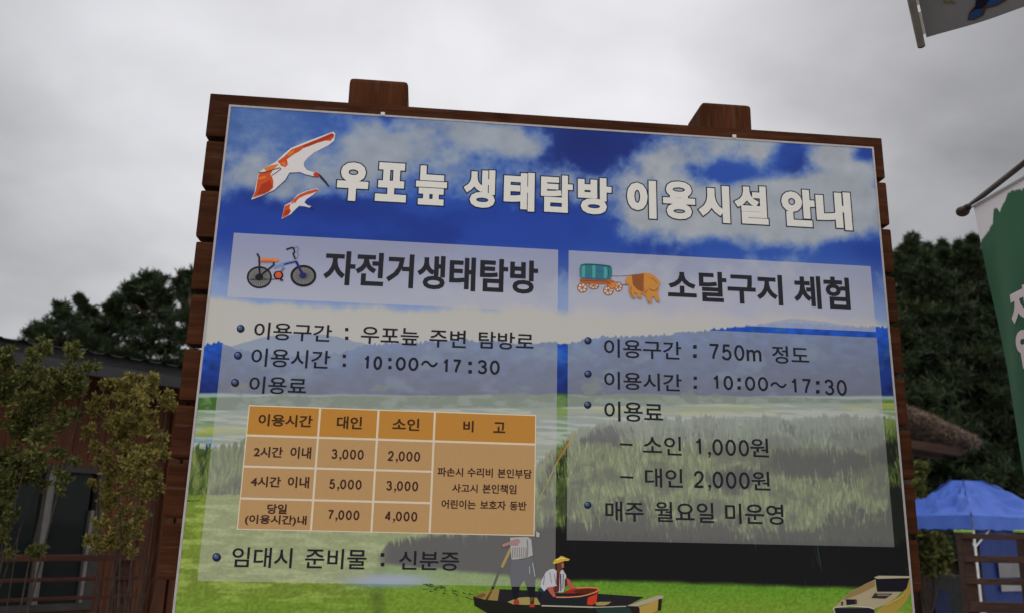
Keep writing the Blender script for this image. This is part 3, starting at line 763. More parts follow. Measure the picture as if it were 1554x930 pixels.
# poster panel with its pale edge
bm = bmesh.new(); boxb(bm, PA0, PA1, PZ0, PZ1, -0.014, -0.003)
poster = bm_obj('poster', bm, M_edge, board)
bm = bmesh.new(); ew = 0.0075
for (a0, a1, z0, z1) in ((PA0 - .001, PA1 + .001, PZ1 - ew, PZ1 + .001), (PA0 - .001, PA1 + .001, PZ0, PZ0 + ew), (PA0 - .001, PA0 + ew, PZ0 + ew, PZ1 - ew), (PA1 - ew, PA1 + .001, PZ0 + ew, PZ1 - ew)):
    boxb(bm, a0, a1, z0, z1, -0.0028, 0.0022)
bm_obj('edge_strip', bm, M_edge, poster)
for (x, y) in ((581, 174.5), (1114, 208.5)):
    a, z = P(x, y); bm = bmesh.new(); boxb(bm, a - .009, a + .009, z - .006, z + .010, .0025, .006, .002); bm_obj('clip', bm, M_white, poster)

# ---------------- the print: a fine grid of ink colours
def rect_px(l, r, t, b):
    return l, r, b, t
hdL = (P(351, 400)[0], P(847.0, 420)[0], 0.8898, 1.1617)
hdL = (P(355, 353)[0], P(847, 380)[0], 0.8898, 1.1617)
cnL = (-0.8164, P(846, 495)[0], -0.2033, 0.8462)
hdR = (P(863, 380.5)[0], P(1321, 404)[0], 0.868, 1.1617)
cnR = (P(862, 484)[0], 1.9201, -0.0283, P(1331, 512)[1])
panels = [hdL, cnL, hdR, cnR]
eps = 0.0004
xs = list(np.linspace(PA0 + ew, PA1 - ew, 940)); ys = list(np.linspace(PZ0 + ew, PZ1 - ew, 700))
xe = sorted({v for p in panels for v in p[:2]}); ye = sorted({v for p in panels for v in p[2:]})
xs = np.array(sorted([x for x in xs if all(abs(x - e) > .0012 for e in xe)] + xe))
ys = np.array(sorted([y for y in ys if all(abs(y - e) > .0012 for e in ye)] + ye))
def picture(A, Zb):
    """ink colours (sRGB 0-1) of the landscape print at board coordinates A, Zb (metres)"""
    # image-like coordinates measured on the photograph, used only as a convenient ruler on the board's plane
    wpt = O + U * A[..., None] + N * DIST + Z * Zb[..., None] - O
    dz = wpt @ FW
    X = CX + FPX * (wpt @ RT) / dz; Y = CY - FPX * (wpt @ UP) / dz
    S = 255.0
    def L(pts):                                          # polyline given in (x, y) -> height at each X
        return np.interp(X, [p[0] for p in pts], [p[1] for p in pts])
    f1 = fbm(A * 3.2, Zb * 4.2, 3, 6, .55); f2 = fbm(A * 9, Zb * 9, 8, 5, .55); f3 = fbm(A * 40, Zb * 40, 21, 3)
    Yt_ = 161 + (X - 349) * 0.0655                       # top edge of the print
    v = (Y - Yt_)
    # ---- sky
    c = np.empty(X.shape + (3,)); c[:] = np.array([30, 54, 132]) / S
    c = mixc(c, np.array([44, 78, 158]) / S, sst(0.35, 0.65, fbm(A * 2.0, Zb * 2.6, 41, 4)) * .8)
    c = mixc(c, np.array([72, 100, 150]) / S, np.exp(-(((X - 385) / 110) ** 2 + ((Y - 195) / 60) ** 2)))
    deep = np.exp(-(((X - 895) / 95) ** 2 + ((Y - 215) / 60) ** 2) ** 1.2)
    deep2 = np.exp(-(((X - 420) / 330) ** 2 + ((Y - 345) / 42) ** 2)) + np.exp(-(((X - 760) / 160) ** 2 + ((Y - 350) / 45) ** 2))
    c = mixc(c, np.array([26, 40, 100]) / S, np.clip(deep, 0, 1))
    c = mixc(c, np.array([32, 60, 145]) / S, np.clip(deep2, 0, 1) * .8)
    c = mixc(c, np.array([25, 42, 112]) / S, sst(.45, .7, fbm(A * 2.4 + 7, Zb * 5, 47, 4)) * .55)
    blobs = [(610, 215, 105, 55, 1.25), (540, 260, 70, 40, .8), (720, 205, 60, 30, .6), (795, 225, 45, 22, .85), (690, 270, 60, 34, .7), (465, 285, 120, 22, .55), (385, 195, 70, 50, .45), (400, 260, 40, 20, .45),
             (1030, 240, 75, 36, .75), (1120, 218, 70, 32, 1.15), (1010, 300, 70, 40, 1.0), (1090, 335, 110, 32, .95), (1275, 290, 80, 60, 1.2), (1215, 320, 70, 40, 1.0), (1260, 235, 45, 20, .9), (1300, 360, 50, 20, .3),
             (960, 330, 30, 22, .7), (1190, 368, 80, 14, .55), (940, 365, 20, 14, .45), (560, 330, 100, 14, .15), (1150, 300, 90, 40, .8), (850, 262, 60, 20, .35)]
    holes = [(1205, 240, 26, 32, 1.2), (1250, 262, 26, 12, .7), (1310, 236, 22, 13, 1.3), (1090, 262, 70, 16, .75), (1135, 268, 50, 14, .6), (895, 215, 70, 50, 1.0), (755, 240, 20, 16, .3), (1070, 380, 150, 14, .6), (1320, 378, 70, 22, .9)]
    den_ = 0
    for bx, by, rx, ry, w_ in blobs: den_ = den_ + w_ * np.exp(-(((X - bx) / rx) ** 2 + ((Y - by) / ry) ** 2))
    for bx, by, rx, ry, w_ in holes: den_ = den_ - w_ * np.exp(-(((X - bx) / rx) ** 2 + ((Y - by) / ry) ** 2))
    den_ = den_ - np.clip(deep2, 0, 1) * .55 + (f1 - .5) * 2.1 + (f2 - .5) * 1.2 + (fbm(A * 26, Zb * 26, 14, 4, .6) - .5) * .5
    cl = sst(-.05, 1.15, den_)
    c = mixc(c, np.array([74, 106, 168]) / S, sst(-.25, .5, den_) * .7)
    cwh = mixc(np.zeros_like(c) + np.array([136, 145, 158]) / S, np.array([151, 156, 163]) / S, sst(600, 1000, X) * .8 + sst(.45, .65, f2) * .25)
    cwh = cwh * (.93 + .14 * fbm(A * 14, Zb * 16, 45, 4))[..., None]
    c = c * (1 - (cl * .95)[..., None]) + cwh * (cl * .95)[..., None]
    # ---- fade to the pale horizon
    hz_ = L([(290, 440), (600, 452), (850, 462), (1340, 470)])
    fade = sst(-95, 18, Y - hz_)
    c = mixc(c, np.array([128, 146, 184]) / S, fade * .9)
    c = mixc(c, np.array([165, 165, 161]) / S, sst(6, 22, Y - hz_ + (f1 - .5) * 26 + (f2 - .5) * 22))
    # ---- far hill, then the blue hills
    far = L([(290, 540), (345, 527), (395, 512), (430, 507), (470, 506), (510, 510), (545, 519), (600, 530), (800, 540), (1100, 520), (1150, 492), (1200, 483), (1240, 486), (1290, 494), (1345, 500)]) + (f3 - .5) * 3
    m = sst(-.8, .8, Y - far)
    c = mixc(c, np.array([78, 112, 168]) / S, m)
    rid = L([(290, 526), (312, 523), (332, 518), (345, 526), (420, 540), (520, 535), (556, 522), (640, 519), (700, 515), (760, 518), (800, 521), (862, 520), (885, 516), (915, 510), (960, 510), (1010, 507), (1060, 503), (1085, 499), (1130, 494), (1180, 489), (1230, 490), (1290, 496), (1350, 495)])
    rid = rid + (vnoise(A * 120, A * 0, 5) - .5) * 4.5 + (f3 - .5) * 3
    m = sst(-.8, .8, Y - rid)
    base = L([(290, 596), (850, 602), (1360, 600)])
    t = np.clip((Y - rid) / (base - rid + 1e-6), 0, 1)
    hill = np.array([30, 76, 172]) / S * (1 - t[..., None]) + np.array([24, 36, 92]) / S * t[..., None]
    hill = hill * (0.72 + .56 * fbm(A * 26, Zb * 40, 71, 4))[..., None]
    hill = mixc(hill, np.array([70, 120, 150]) / S, sst(.56, .75, fbm(A * 8, Zb * 14, 77, 4)) * .45)
    c = mixc(c, hill, m)
    # ---- far bank and flats
    b0 = base + (f2 - .5) * 3
    m = sst(-2, 2, Y - b0)
    c = mixc(c, np.array([126, 150, 148]) / S, m)                                        # pale water line
    bank0 = L([(290, 604), (420, 600), (600, 600), (846, 597), (862, 598), (1000, 598), (1360, 606)]) + (f2 - .5) * 5
    bank1 = L([(290, 622), (500, 622), (846, 617), (862, 617), (1100, 612), (1360, 611)]) + (f2 - .5) * 4
    m = sst(-1.5, 1.5, Y - bank0)
    c = mixc(c, mixc(np.zeros_like(c) + np.array([58, 92, 44]) / S, np.array([92, 118, 74]) / S, sst(.4, .65, fbm(A * 20, Zb * 40, 19, 4))), m)
    m = sst(-1.5, 1.5, Y - bank1)
    st = fbm(A * 6, Zb * 90, 29, 4)
    flat = mixc(np.zeros_like(c) + np.array([112, 134, 108]) / S, np.array([150, 160, 152]) / S, sst(.42, .62, st))
    flat = mixc(flat, np.array([96, 120, 70]) / S, sst(.6, .7, fbm(A * 5, Zb * 60, 31, 4)) * .7)
    yel = np.exp(-((Y - L([(290, 655), (862, 626), (1340, 614), (1360, 613)])) / 6) ** 2) * sst(.35, .6, fbm(A * 5, Zb * 30, 39, 3))
    flat = mixc(flat, np.array([140, 150, 50]) / S, yel * .8)
    c = mixc(c, flat, m)
    # bushes on the far bank
    for bx, by, rx, ry in ((364, 590, 18, 13), (432, 597, 10, 5), (455, 607, 15, 9), (788, 602, 16, 8), (575, 588, 12, 7), (902, 588, 19, 17), (955, 602, 12, 5), (1048, 597, 16, 13), (1085, 601, 8, 5), (640, 612, 30, 4)):
        q = ((X - bx) / rx) ** 2 + ((Y - by) / ry) ** 2 + (fbm(A * 45, Zb * 45, 33, 4, .6) - .5) * 3.0
        c = mixc(c, np.array([62, 78, 60]) / S * 1.0, sst(1.0, .3, q) * .8 * (.6 + .8 * f3))
    # ---- reeds (left patch, wide right bed)
    wx = A + .035 * (vnoise(A * 9, Zb * 5, 61) - .5) + .02 * (vnoise(A * 31, Zb * 14, 64) - .5)
    blades = fbm(wx * 190, Zb * 20, 51, 3, .6); blades2 = fbm((wx + Zb * .16) * 150, Zb * 17, 57, 3, .6); clump = fbm(A * 7, Zb * 9, 63, 5, .6)
    blades3 = fbm((wx - Zb * .2) * 170, Zb * 15, 59, 3, .6)
    reed = np.zeros_like(c) + np.array([62, 78, 38]) / S
    reed = mixc(reed, np.array([98, 118, 56]) / S, sst(.40, .70, blades) * .75)
    reed = mixc(reed, np.array([132, 140, 88]) / S, sst(.56, .8, blades2) * .6)
    reed = mixc(reed, np.array([30, 34, 26]) / S, sst(.56, .78, blades3) * .6)
    reed = mixc(reed, np.array([28, 32, 26]) / S, sst(.50, .68, 1 - clump) * .6)
    ltop = L([(270, 682), (330, 676), (380, 668), (450, 660), (560, 690), (640, 730)]) + (blades - .5) * 26
    lbot = L([(270, 751), (340, 750), (420, 752), (560, 748)]) + (blades - .5) * 8
    m = sst(-1, 2, Y - ltop) * sst(2, -1, Y - lbot) * (X < 640)
    c = mixc(c, np.array([110, 140, 175]) / S, sst(-18, -6, Y - ltop) * sst(2, -3, Y - ltop) * (X < 350) * sst(.42, .6, fbm(A * 60, Zb * 60, 90, 2)))
    alg = np.zeros_like(c) + np.array([103, 122, 48]) / S
    alg = mixc(alg, np.array([148, 166, 86]) / S, sst(.45, .65, fbm(A * 10, Zb * 60, 67, 4)) * .6)
    alg = mixc(alg, np.array([92, 122, 36]) / S, sst(-10, 60, Y - 885) * .8)
    alg = mixc(alg, np.array([70, 116, 30]) / S, sst(500, 760, X) * .45)
    alg = alg * (.84 + .34 * fbm(A * 110, Zb * 150, 69, 3))[..., None]
    atop = L([(260, 748), (420, 751), (640, 760), (700, 780)])
    c = mixc(c, alg, sst(-3, 3, Y - atop) * (X < 860))
    c = mixc(c, reed, np.clip(m, 0, 1))
    # right bed: sweeps down from the middle strip
    rtop = L([(640, 2600), (690, 2600), (700, 860), (760, 790), (815, 700), (846, 672), (880, 650), (930, 640), (1000, 636), (1080, 632), (1200, 630), (1365, 634)]) + (clump - .5) * 26 + (blades - .5) * 18
    m = sst(-1, 3, Y - rtop)
    dk0 = (Y - L([(700, 790), (846, 772), (950, 765), (1100, 772), (1230, 788), (1300, 772), (1345, 775), (1352, 700), (1390, 690)])) / 40
    for bx, by, rx, ry, w_ in ((1240, 702, 105, 26, 1.5), (1130, 722, 60, 20, 1.1), (925, 658, 34, 18, 1.1), (1300, 662, 60, 14, .8), (1345, 690, 30, 30, 1.0), (840, 720, 26, 60, .5), (1060, 660, 40, 10, .5)):
        dk0 = np.maximum(dk0, w_ * np.exp(-(((X - bx) / rx) ** 2 + ((Y - by) / ry) ** 2)) * 1.5 - .5)
    dark = sst(.0, 1.0, dk0 + (clump - .5) * 2.6 + (blades - .5) * 1.6 - (blades2 - .5) * 1.2 + (fbm(A * 20, Zb * 22, 83, 4) - .5) * 1.6)
    reed2 = mixc(reed * 1.12, np.array([118, 128, 76]) / S, sst(34, 4, Y - rtop) * .6)
    reed2 = mixc(reed2, np.array([22, 24, 24]) / S, dark * .92)
    c = mixc(c, reed2, m)
    # dark foot of the reeds, then the algae water at the bottom
    dk_ = L([(560, 850), (590, 822), (650, 812), (740, 806), (846, 800), (862, 806), (1000, 815), (1390, 822)]) + (blades2 - .5) * 22
    m = sst(-4, 6, Y - dk_) * sst(560, 600, X + (f2 - .5) * 40)
    blk = np.zeros_like(c) + np.array([19, 19, 20]) / S
    blk = mixc(blk, np.array([44, 66, 52]) / S, sst(.68, .84, fbm((A + .1 * Zb) * 60, Zb * 5, 95, 3, .6)) * sst(.5, .7, fbm(A * 6, Zb * 6, 96, 2)))
    c = mixc(c, blk, m)
    wl_ = L([(260, 760), (560, 850), (600, 856), (700, 866), (760, 872), (850, 879), (1000, 882), (1200, 889), (1400, 892)]) + (f2 - .5) * 5
    m = sst(-4, 5, Y - wl_) * sst(560, 590, X)
    alg2 = mixc(alg, np.array([78, 124, 34]) / S, .75 * np.ones_like(X)); alg2 = mixc(alg2, np.array([108, 130, 44]) / S, sst(-5, 40, Y - wl_) * .7)
    alg2 = alg2 * (.86 + .3 * fbm(A * 120, Zb * 160, 99, 2))[..., None]
    c = mixc(c, alg2, m)
    sky_w = np.exp(-(((X - 590) / 70) ** 2 + ((Y - 880) / 10) ** 2) ** 1.4)
    c = mixc(c, np.array([116, 140, 176]) / S, sky_w * sst(.3, .6, f2 + .15))
    return np.clip(c, 0, 1)
AA, ZZ = np.meshgrid(xs, ys)
pic = picture(AA, ZZ)
WHITE = np.array([167, 166, 166]) / 255.0
def build_print(name, i0, i1, j0, j1, colors, mat, skip=None):
    na, nz = i1 - i0 + 1, j1 - j0 + 1
    a, z = AA[j0:j1 + 1, i0:i1 + 1], ZZ[j0:j1 + 1, i0:i1 + 1]
    vv = (O + U * a[..., None] + N * DIST + Z * z[..., None]).reshape(-1, 3) - root_loc(poster)
    idx = np.arange(na * nz).reshape(nz, na)
    q = np.stack([idx[:-1, :-1], idx[:-1, 1:], idx[1:, 1:], idx[1:, :-1]], -1)
    if skip is not None: q = q[~skip[j0:j1, i0:i1]]
    q = q.reshape(-1, 4)
    used = np.unique(q); rem = np.full(na * nz, -1); rem[used] = np.arange(len(used)); q = rem[q]; vv = vv[used]
    me = bpy.data.meshes.new(name)
    me.vertices.add(len(vv)); me.vertices.foreach_set('co', vv.astype(np.float32).ravel())
    me.loops.add(q.size); me.loops.foreach_set('vertex_index', q.astype(np.int32).ravel())
    me.polygons.add(len(q)); me.polygons.foreach_set('loop_start', np.arange(0, q.size, 4, dtype=np.int32))
    me.update(calc_edges=True)
    at = me.color_attributes.new('print_ink', 'FLOAT_COLOR', 'POINT')
    cc = np.clip(lin(colors.reshape(-1, 3)[used]) / PRINT_K * INK_BAL, 0, .85)
    at.data.foreach_set('color', np.concatenate([cc, np.ones((len(cc), 1))], 1).astype(np.float32).ravel())
    me.materials.append(mat); me.validate()
    o = bpy.data.objects.new(name, me); COL.objects.link(o); o.parent = poster
    return o
M_print = attr_mat('printed_vinyl', 'print_ink', INK_ROUGH, .1)
skip = np.zeros((len(ys) - 1, len(xs) - 1), bool)
ix = lambda v: int(np.argmin(np.abs(xs - v))); iy = lambda v: int(np.argmin(np.abs(ys - v)))
prn = []
for p, al_ in zip(panels, (.72, .47, .72, .45)):
    i0, i1, j0, j1 = ix(p[0]), ix(p[1]), iy(p[2]), iy(p[3])
    s_ = (slice(j0, j1 + 1), slice(i0, i1 + 1))
    wht = WHITE if al_ < .6 else np.array([166, 163, 170]) / 255.0
    src = pic[s_]
    if al_ < .6:                                         # the print is paler and greyer where the text fields lie
        gy = (src @ np.array([.3, .59, .11]))[..., None]
        up_ = sst(.40, .33, ZZ[s_] + .0 * AA[s_])[..., None]   # 1 below the far bank, 0 over the hills and sky
        pale = np.clip((src * .45 + gy * .33 + .115) * np.array([.93, .99, 1.08]), 0, 1)
        pale = np.where(src.sum(-1, keepdims=True) > 1.5, src, pale)
        src = pale * (1 - up_) + (src * .84 + gy * .16) * up_
    colp = src * (1 - al_) + wht * al_
    ob = build_print('text_panel', i0, i1, j0, j1, colp, M_print)
    skip[j0:j1, i0:i1] = True
build_print('landscape_print', 0, len(xs) - 1, 0, len(ys) - 1, pic, M_print, skip)

# ---------------- flat shapes printed on the board
def union(polys, e=2e-5):
    vs_, fs_ = [], []
    for p in polys:
        p = [q for i, q in enumerate(p) if i == 0 or math.dist(q, p[i - 1]) > e]
        if len(p) < 3: continue
        ar_ = sum(p[i][0] * p[(i + 1) % len(p)][1] - p[(i + 1) % len(p)][0] * p[i][1] for i in range(len(p)))
        if abs(ar_) < 1e-9: continue
        if ar_ < 0: p = p[::-1]
        b = len(vs_); vs_ += [Vector(q) for q in p]; fs_.append(list(range(b, len(vs_))))
    if not fs_: return [], []
    rv, re, rf_, ov, oe, of = delaunay_2d_cdt(vs_, [], fs_, 0, e)
    tri = []
    if not rf_: return [], []
    cen_ = np.array([[sum(rv[i].x for i in f) / len(f), sum(rv[i].y for i in f) / len(f)] for f in rf_])
    keep = np.zeros(len(rf_), bool)                      # a triangle stays if its centre lies in any of the shapes
    for f in fs_:
        q = np.array([vs_[i] for i in f])
        w = ~keep & (cen_[:, 0] >= q[:, 0].min()) & (cen_[:, 0] <= q[:, 0].max()) & (cen_[:, 1] >= q[:, 1].min()) & (cen_[:, 1] <= q[:, 1].max())
        k_ = np.nonzero(w)[0]
        if not len(k_): continue
        x, y = cen_[k_, 0][:, None], cen_[k_, 1][:, None]
        x0, y0 = q[:, 0], q[:, 1]; x1, y1 = np.roll(x0, -1), np.roll(y0, -1)
        dy = np.where(y1 == y0, 1e-12, y1 - y0)
        hit = ((y0 > y) != (y1 > y)) & (x < (x1 - x0) * (y - y0) / dy + x0)
        keep[k_[hit.sum(1) % 2 == 1]] = True
    for f, o in zip(rf_, keep):
        if not o: continue
        a = sum(rv[f[i]].x * rv[f[(i + 1) % len(f)]].y - rv[f[(i + 1) % len(f)]].x * rv[f[i]].y for i in range(len(f)))
        tri.append(list(f) if a > 0 else list(f)[::-1])
    used = sorted({i for f in tri for i in f}); mp = {u: i for i, u in enumerate(used)}
    return [tuple(rv[u]) for u in used], [[mp[i] for i in f] for f in tri]
def layers(name, parts, parent, off0=0.0006, doff=0.0004, mapper=None):
    """parts: [(colour, [polygons in board coordinates])], later ones lie on top"""
    V, F, MI, mats = [], [], [], []
    for k, (col, polys) in enumerate(parts):
        v, f = union(polys)
        if not f: continue
        m = ink(*col)
        if m not in mats: mats.append(m)
        b = len(V); off = off0 + doff * k
        V += [(mapper(a, z, off) if mapper else BW(a, z, off)) for a, z in v]
        F += [[i + b for i in q] for q in f]; MI += [mats.index(m)] * len(f)
    return mesh_obj(name, V, F, mats, parent, MI)
class Tr:                                               # traced in a magnified crop of the photograph
    def __init__(s, ox, oy, sc): s.o = (ox, oy, sc)
    def p(s, q): return P(s.o[0] + q[0] / s.o[2], s.o[1] + q[1] / s.o[2])
    def poly(s, pts): return [s.p(q) for q in pts]
    def stroke(s, pts, w, w1=None):
        out = []; w1 = w if w1 is None else w1; n = len(pts)
        for i, (a, b) in enumerate(zip(pts, pts[1:])):
            wa_ = w + (w1 - w) * i / max(1, n - 1); wb_ = w + (w1 - w) * (i + 1) / max(1, n - 1)
            dx, dy = b[0] - a[0], b[1] - a[1]; L = math.hypot(dx, dy) + 1e-9; nx_, ny_ = -dy / L / 2, dx / L / 2
            out.append(s.poly([(a[0] + nx_ * wa_, a[1] + ny_ * wa_), (b[0] + nx_ * wb_, b[1] + ny_ * wb_), (b[0] - nx_ * wb_, b[1] - ny_ * wb_), (a[0] - nx_ * wa_, a[1] - ny_ * wa_)]))
            if 0 < i: out.append(s.disc(a, wa_ / 2, wa_ / 2, 8))
        return out
    def disc(s, c, rx, ry=None, n=28):
        ry = rx if ry is None else ry
        return s.poly([(c[0] + rx * math.cos(t), c[1] + ry * math.sin(t)) for t in [2 * math.pi * k / n for k in range(n)]])
    def ring(s, c, rx, ry, w, n=36):
        out = []
        for k in range(n):
            t0, t1 = 2 * math.pi * k / n, 2 * math.pi * (k + 1) / n
            out.append(s.poly([(c[0] + r_ * math.cos(t), c[1] + q_ * math.sin(t)) for r_, q_, t in ((rx, ry, t0), (rx, ry, t1), (rx - w, ry - w, t1), (rx - w, ry - w, t0))]))
        return out

# ---- lettering
_glyph = {}
def glyph_mesh(s):
    if s not in _glyph:
        cu = bpy.data.curves.new('lettering_source', 'FONT'); cu.body = s; cu.size = 1; cu.resolution_u = 3; cu.fill_mode = 'FRONT'
        o = bpy.data.objects.new('lettering_source', cu); COL.objects.link(o)
        bpy.context.view_layer.update()
        me = bpy.data.meshes.new_from_object(o.evaluated_get(bpy.context.evaluated_depsgraph_get()))
        bm = bmesh.new(); bm.from_mesh(me); bmesh.ops.remove_doubles(bm, verts=bm.verts, dist=1e-5)
        bm.verts.index_update()
        v = np.array([q.co[:2] for q in bm.verts]); f = [[q.index for q in g.verts] for g in bm.faces]
        bm.free(); bpy.data.objects.remove(o); bpy.data.curves.remove(cu); bpy.data.meshes.remove(me)
        _glyph[s] = (v, f)
    return _glyph[s]
DIGITS = {'0': [[(.5 + .5 * math.sin(t), .5 + .5 * math.cos(t)) for t in [2 * math.pi * k / 26 for k in range(27)]]],
    '1': [[(.22, .78), (.46, .86), (.62, 1.0), (.62, 0)]],
    '2': [[(.04, .72), (.10, .87), (.27, .98), (.5, 1), (.74, .97), (.92, .84), (.94, .68), (.82, .5), (.5, .29), (.2, .14), (.03, 0), (1, 0)]],
    '3': [[(.05, .80), (.18, .95), (.45, 1), (.75, .95), (.9, .8), (.88, .65), (.7, .55), (.42, .53)], [(.6, .535), (.78, .49), (.95, .36), (.97, .2), (.8, .05), (.5, 0), (.2, .04), (.03, .2)]],
    '4': [[(.76, 0), (.76, 1), (0, .28), (1, .28)]],
    '5': [[(.9, 1), (.22, 1), (.12, .52), (.35, .63), (.6, .64), (.85, .55), (.97, .34), (.9, .12), (.65, 0), (.35, 0), (.1, .08), (.02, .2)]],
    '7': [[(0, 1), (1, 1), (.66, .56), (.46, .25), (.40, 0)]]}
def digit_polys(s, box, w):
    """figures drawn as even strokes of width w, set in equal cells"""
    a0, z0, a1, z1 = box
    tot = sum(.42 if c == ',' else 1 for c in s); cell = (a1 - a0) / (tot - .2)
    out, x = [], a0
    for c in s:
        if c == ',':
            xm = x + .08 * cell
            out.append([(xm, z0 + w * .3), (xm + w * 1.25, z0 + w * .3), (xm + w * 1.25, z0 + w * 1.4), (xm, z0 + w * 1.4)])
            out.append([(xm + w * .7, z0 + w * .4), (xm + w * 1.25, z0 + w * .4), (xm + w * .5, z0 - w * 1.0), (xm, z0 - w * 1.0)])
            x += .42 * cell; continue
        x0, x1, y0, y1 = x + w / 2, x + .8 * cell - w / 2, z0 + w / 2, z1 - w / 2
        for pl in DIGITS[c]:
            q = [(x0 + (x1 - x0) * u, y0 + (y1 - y0) * v_) for u, v_ in pl]
            for k_, (a, b) in enumerate(zip(q, q[1:])):
                dx, dy = b[0] - a[0], b[1] - a[1]; L = math.hypot(dx, dy) + 1e-9; nx_, ny_ = -dy / L * w / 2, dx / L * w / 2
                out.append([(a[0] + nx_, a[1] + ny_), (b[0] + nx_, b[1] + ny_), (b[0] - nx_, b[1] - ny_), (a[0] - nx_, a[1] - ny_)])
                if k_: out.append([(a[0] + w / 2 * math.cos(t), a[1] + w / 2 * math.sin(t)) for t in [2 * math.pi * m_ / 10 for m_ in range(10)]])
        x += cell
    return out
def glyph_polys(s, box, grow=0.0, extra=0.0):
    """outline of the words fitted into box (a0, z0, a1, z1); strokes fattened by grow (+extra outside the box)"""
    if all(c in DIGITS or c == ',' for c in s): return digit_polys(s, box, .0096 if box[3] - box[1] > .05 else .0064)
    v, f = glyph_mesh(s); a0, z0, a1, z1 = box
    lo, hi = v.min(0), v.max(0)
    tgt0, tgt1 = np.array([a0 + grow, z0 + grow]), np.array([a1 - grow, z1 - grow])
    p = tgt0 + (v - lo) / np.maximum(hi - lo, 1e-6) * (tgt1 - tgt0)
    polys = [[tuple(p[i]) for i in g] for g in f]
    r = grow + extra
    if r > 0:
        cnt = {}
        for g in f:
            for i in range(len(g)):
                a, b = g[i], g[(i + 1) % len(g)]; cnt.setdefault((min(a, b), max(a, b)), []).append((a, b))
        nb = {}
        for k, e in cnt.items():
            if len(e) == 1:
                a, b = e[0]; nb.setdefault(a, []).append(b); nb.setdefault(b, []).append(a)
                d = p[b] - p[a]; L = np.linalg.norm(d)
                if L < 1e-7: continue
                n = np.array([-d[1], d[0]]) / L * r
                polys.append([tuple(p[a] + n), tuple(p[b] + n), tuple(p[b] - n), tuple(p[a] - n)])
        for a, bs in nb.items():
            if len(bs) != 2: continue
            d0 = p[bs[0]] - p[a]; d1 = p[bs[1]] - p[a]
            d0 = d0 / (np.linalg.norm(d0) + 1e-9); d1 = d1 / (np.linalg.norm(d1) + 1e-9)
            cs_ = float(d0 @ d1)
            if -0.5 < cs_ < .5:                           # square corner: mitre
                bis = -(d0 + d1); bis = bis / (np.linalg.norm(bis) + 1e-9)
                sh_ = math.sqrt(max(1e-6, (1 - cs_) / 2)); m = p[a] + bis * r / sh_
                polys.append([tuple(p[a]), tuple(p[a] - d0 * 0 + (m - p[a]) * 0 + _perp(d0, bis) * r), tuple(m), tuple(p[a] + _perp(d1, bis) * r)])
            else:
                polys.append([(p[a][0] + r * math.cos(t), p[a][1] + r * math.sin(t)) for t in [2 * math.pi * k / 10 for k in range(10)]])
    return polys
def _perp(d, bis):
    n = np.array([-d[1], d[0]]); return n if n @ bis > 0 else -n
def box_px(x0, yb, x1, yt):
    a0, z0 = P(x0, yb); a1, z1 = P(x1, yt); return (a0, z0, a1, z1)
def lettering(name, items, col, parent=None, off=0.0008):
    V, F = [], []
    for it in items:
        s, bx, g = it[0], it[1], it[2] if len(it) > 2 else 0.0
        v, f = union(glyph_polys(s, bx, g)); b = len(V)
        V += [BW(a, z, off) for a, z in v]; F += [[i + b for i in q] for q in f]
    return mesh_obj(name, V, F, ink(*col), parent or poster)

# title: one fat outlined syllable after another
TT = [('우', 507.7, 307.7, 563, 245), ('포', 566.6, 309, 620.8, 245.8), ('늪', 627.7, 314, 681.4, 250.5), ('생', 701.4, 318, 754, 256), ('태', 762, 323, 813.4, 260), ('탐', 818.6, 325, 871, 264.5),
      ('방', 875, 328, 929.5, 268.4), ('이', 950, 334, 997, 272), ('용', 1005, 335.5, 1055.5, 274), ('시', 1060, 340.5, 1107.6, 280), ('설', 1115, 342.6, 1165, 280.6), ('안', 1186, 346.5, 1236, 286), ('내', 1239, 351, 1291, 289.7)]
tw_, to_ = [], []
OL = 0.0052
GRW = {'우': .0100, '포': .0086, '늪': .0072, '생': .0070, '태': .0080, '탐': .0066, '방': .0078, '이': .0100, '용': .0080, '시': .0100, '설': .0076, '안': .0092, '내': .0092}
for s, x0, yb, x1, yt in TT:
    bx = box_px(x0, yb - 2, x1, yt + 2); bx = (bx[0] + OL, bx[1] + OL, bx[2] - OL, bx[3] - OL)
    w_ = (bx[2] - bx[0])
    GR = GRW[s]; tw_.append(union(glyph_polys(s, bx, GR))); to_.append(union(glyph_polys(s, bx, GR, OL)))
for nm, lst, col, off in (('title_outline', to_, (30, 36, 52), .0008), ('title_lettering', tw_, (194, 191, 187), .0013)):
    V, F = [], []
    for v, f in lst:
        b = len(V); V += [BW(a, z, off) for a, z in v]; F += [[i + b for i in q] for q in f]
    mesh_obj(nm, V, F, ink(*col), poster)
lettering('heading_lettering', [(s, box_px(*b), .0042) for s, b in (
    ('자전거생태탐방', (490, 431.5, 816.8, 396.5)),)], (33, 33, 40))
lettering('heading_lettering', [(s, box_px(*b), .0042) for s, b in (
    ('소달구지', (1014, 455.5, 1186.3, 418)), ('체험', (1206.5, 466, 1287.7, 421.6)))], (33, 33, 40))
g = .0010
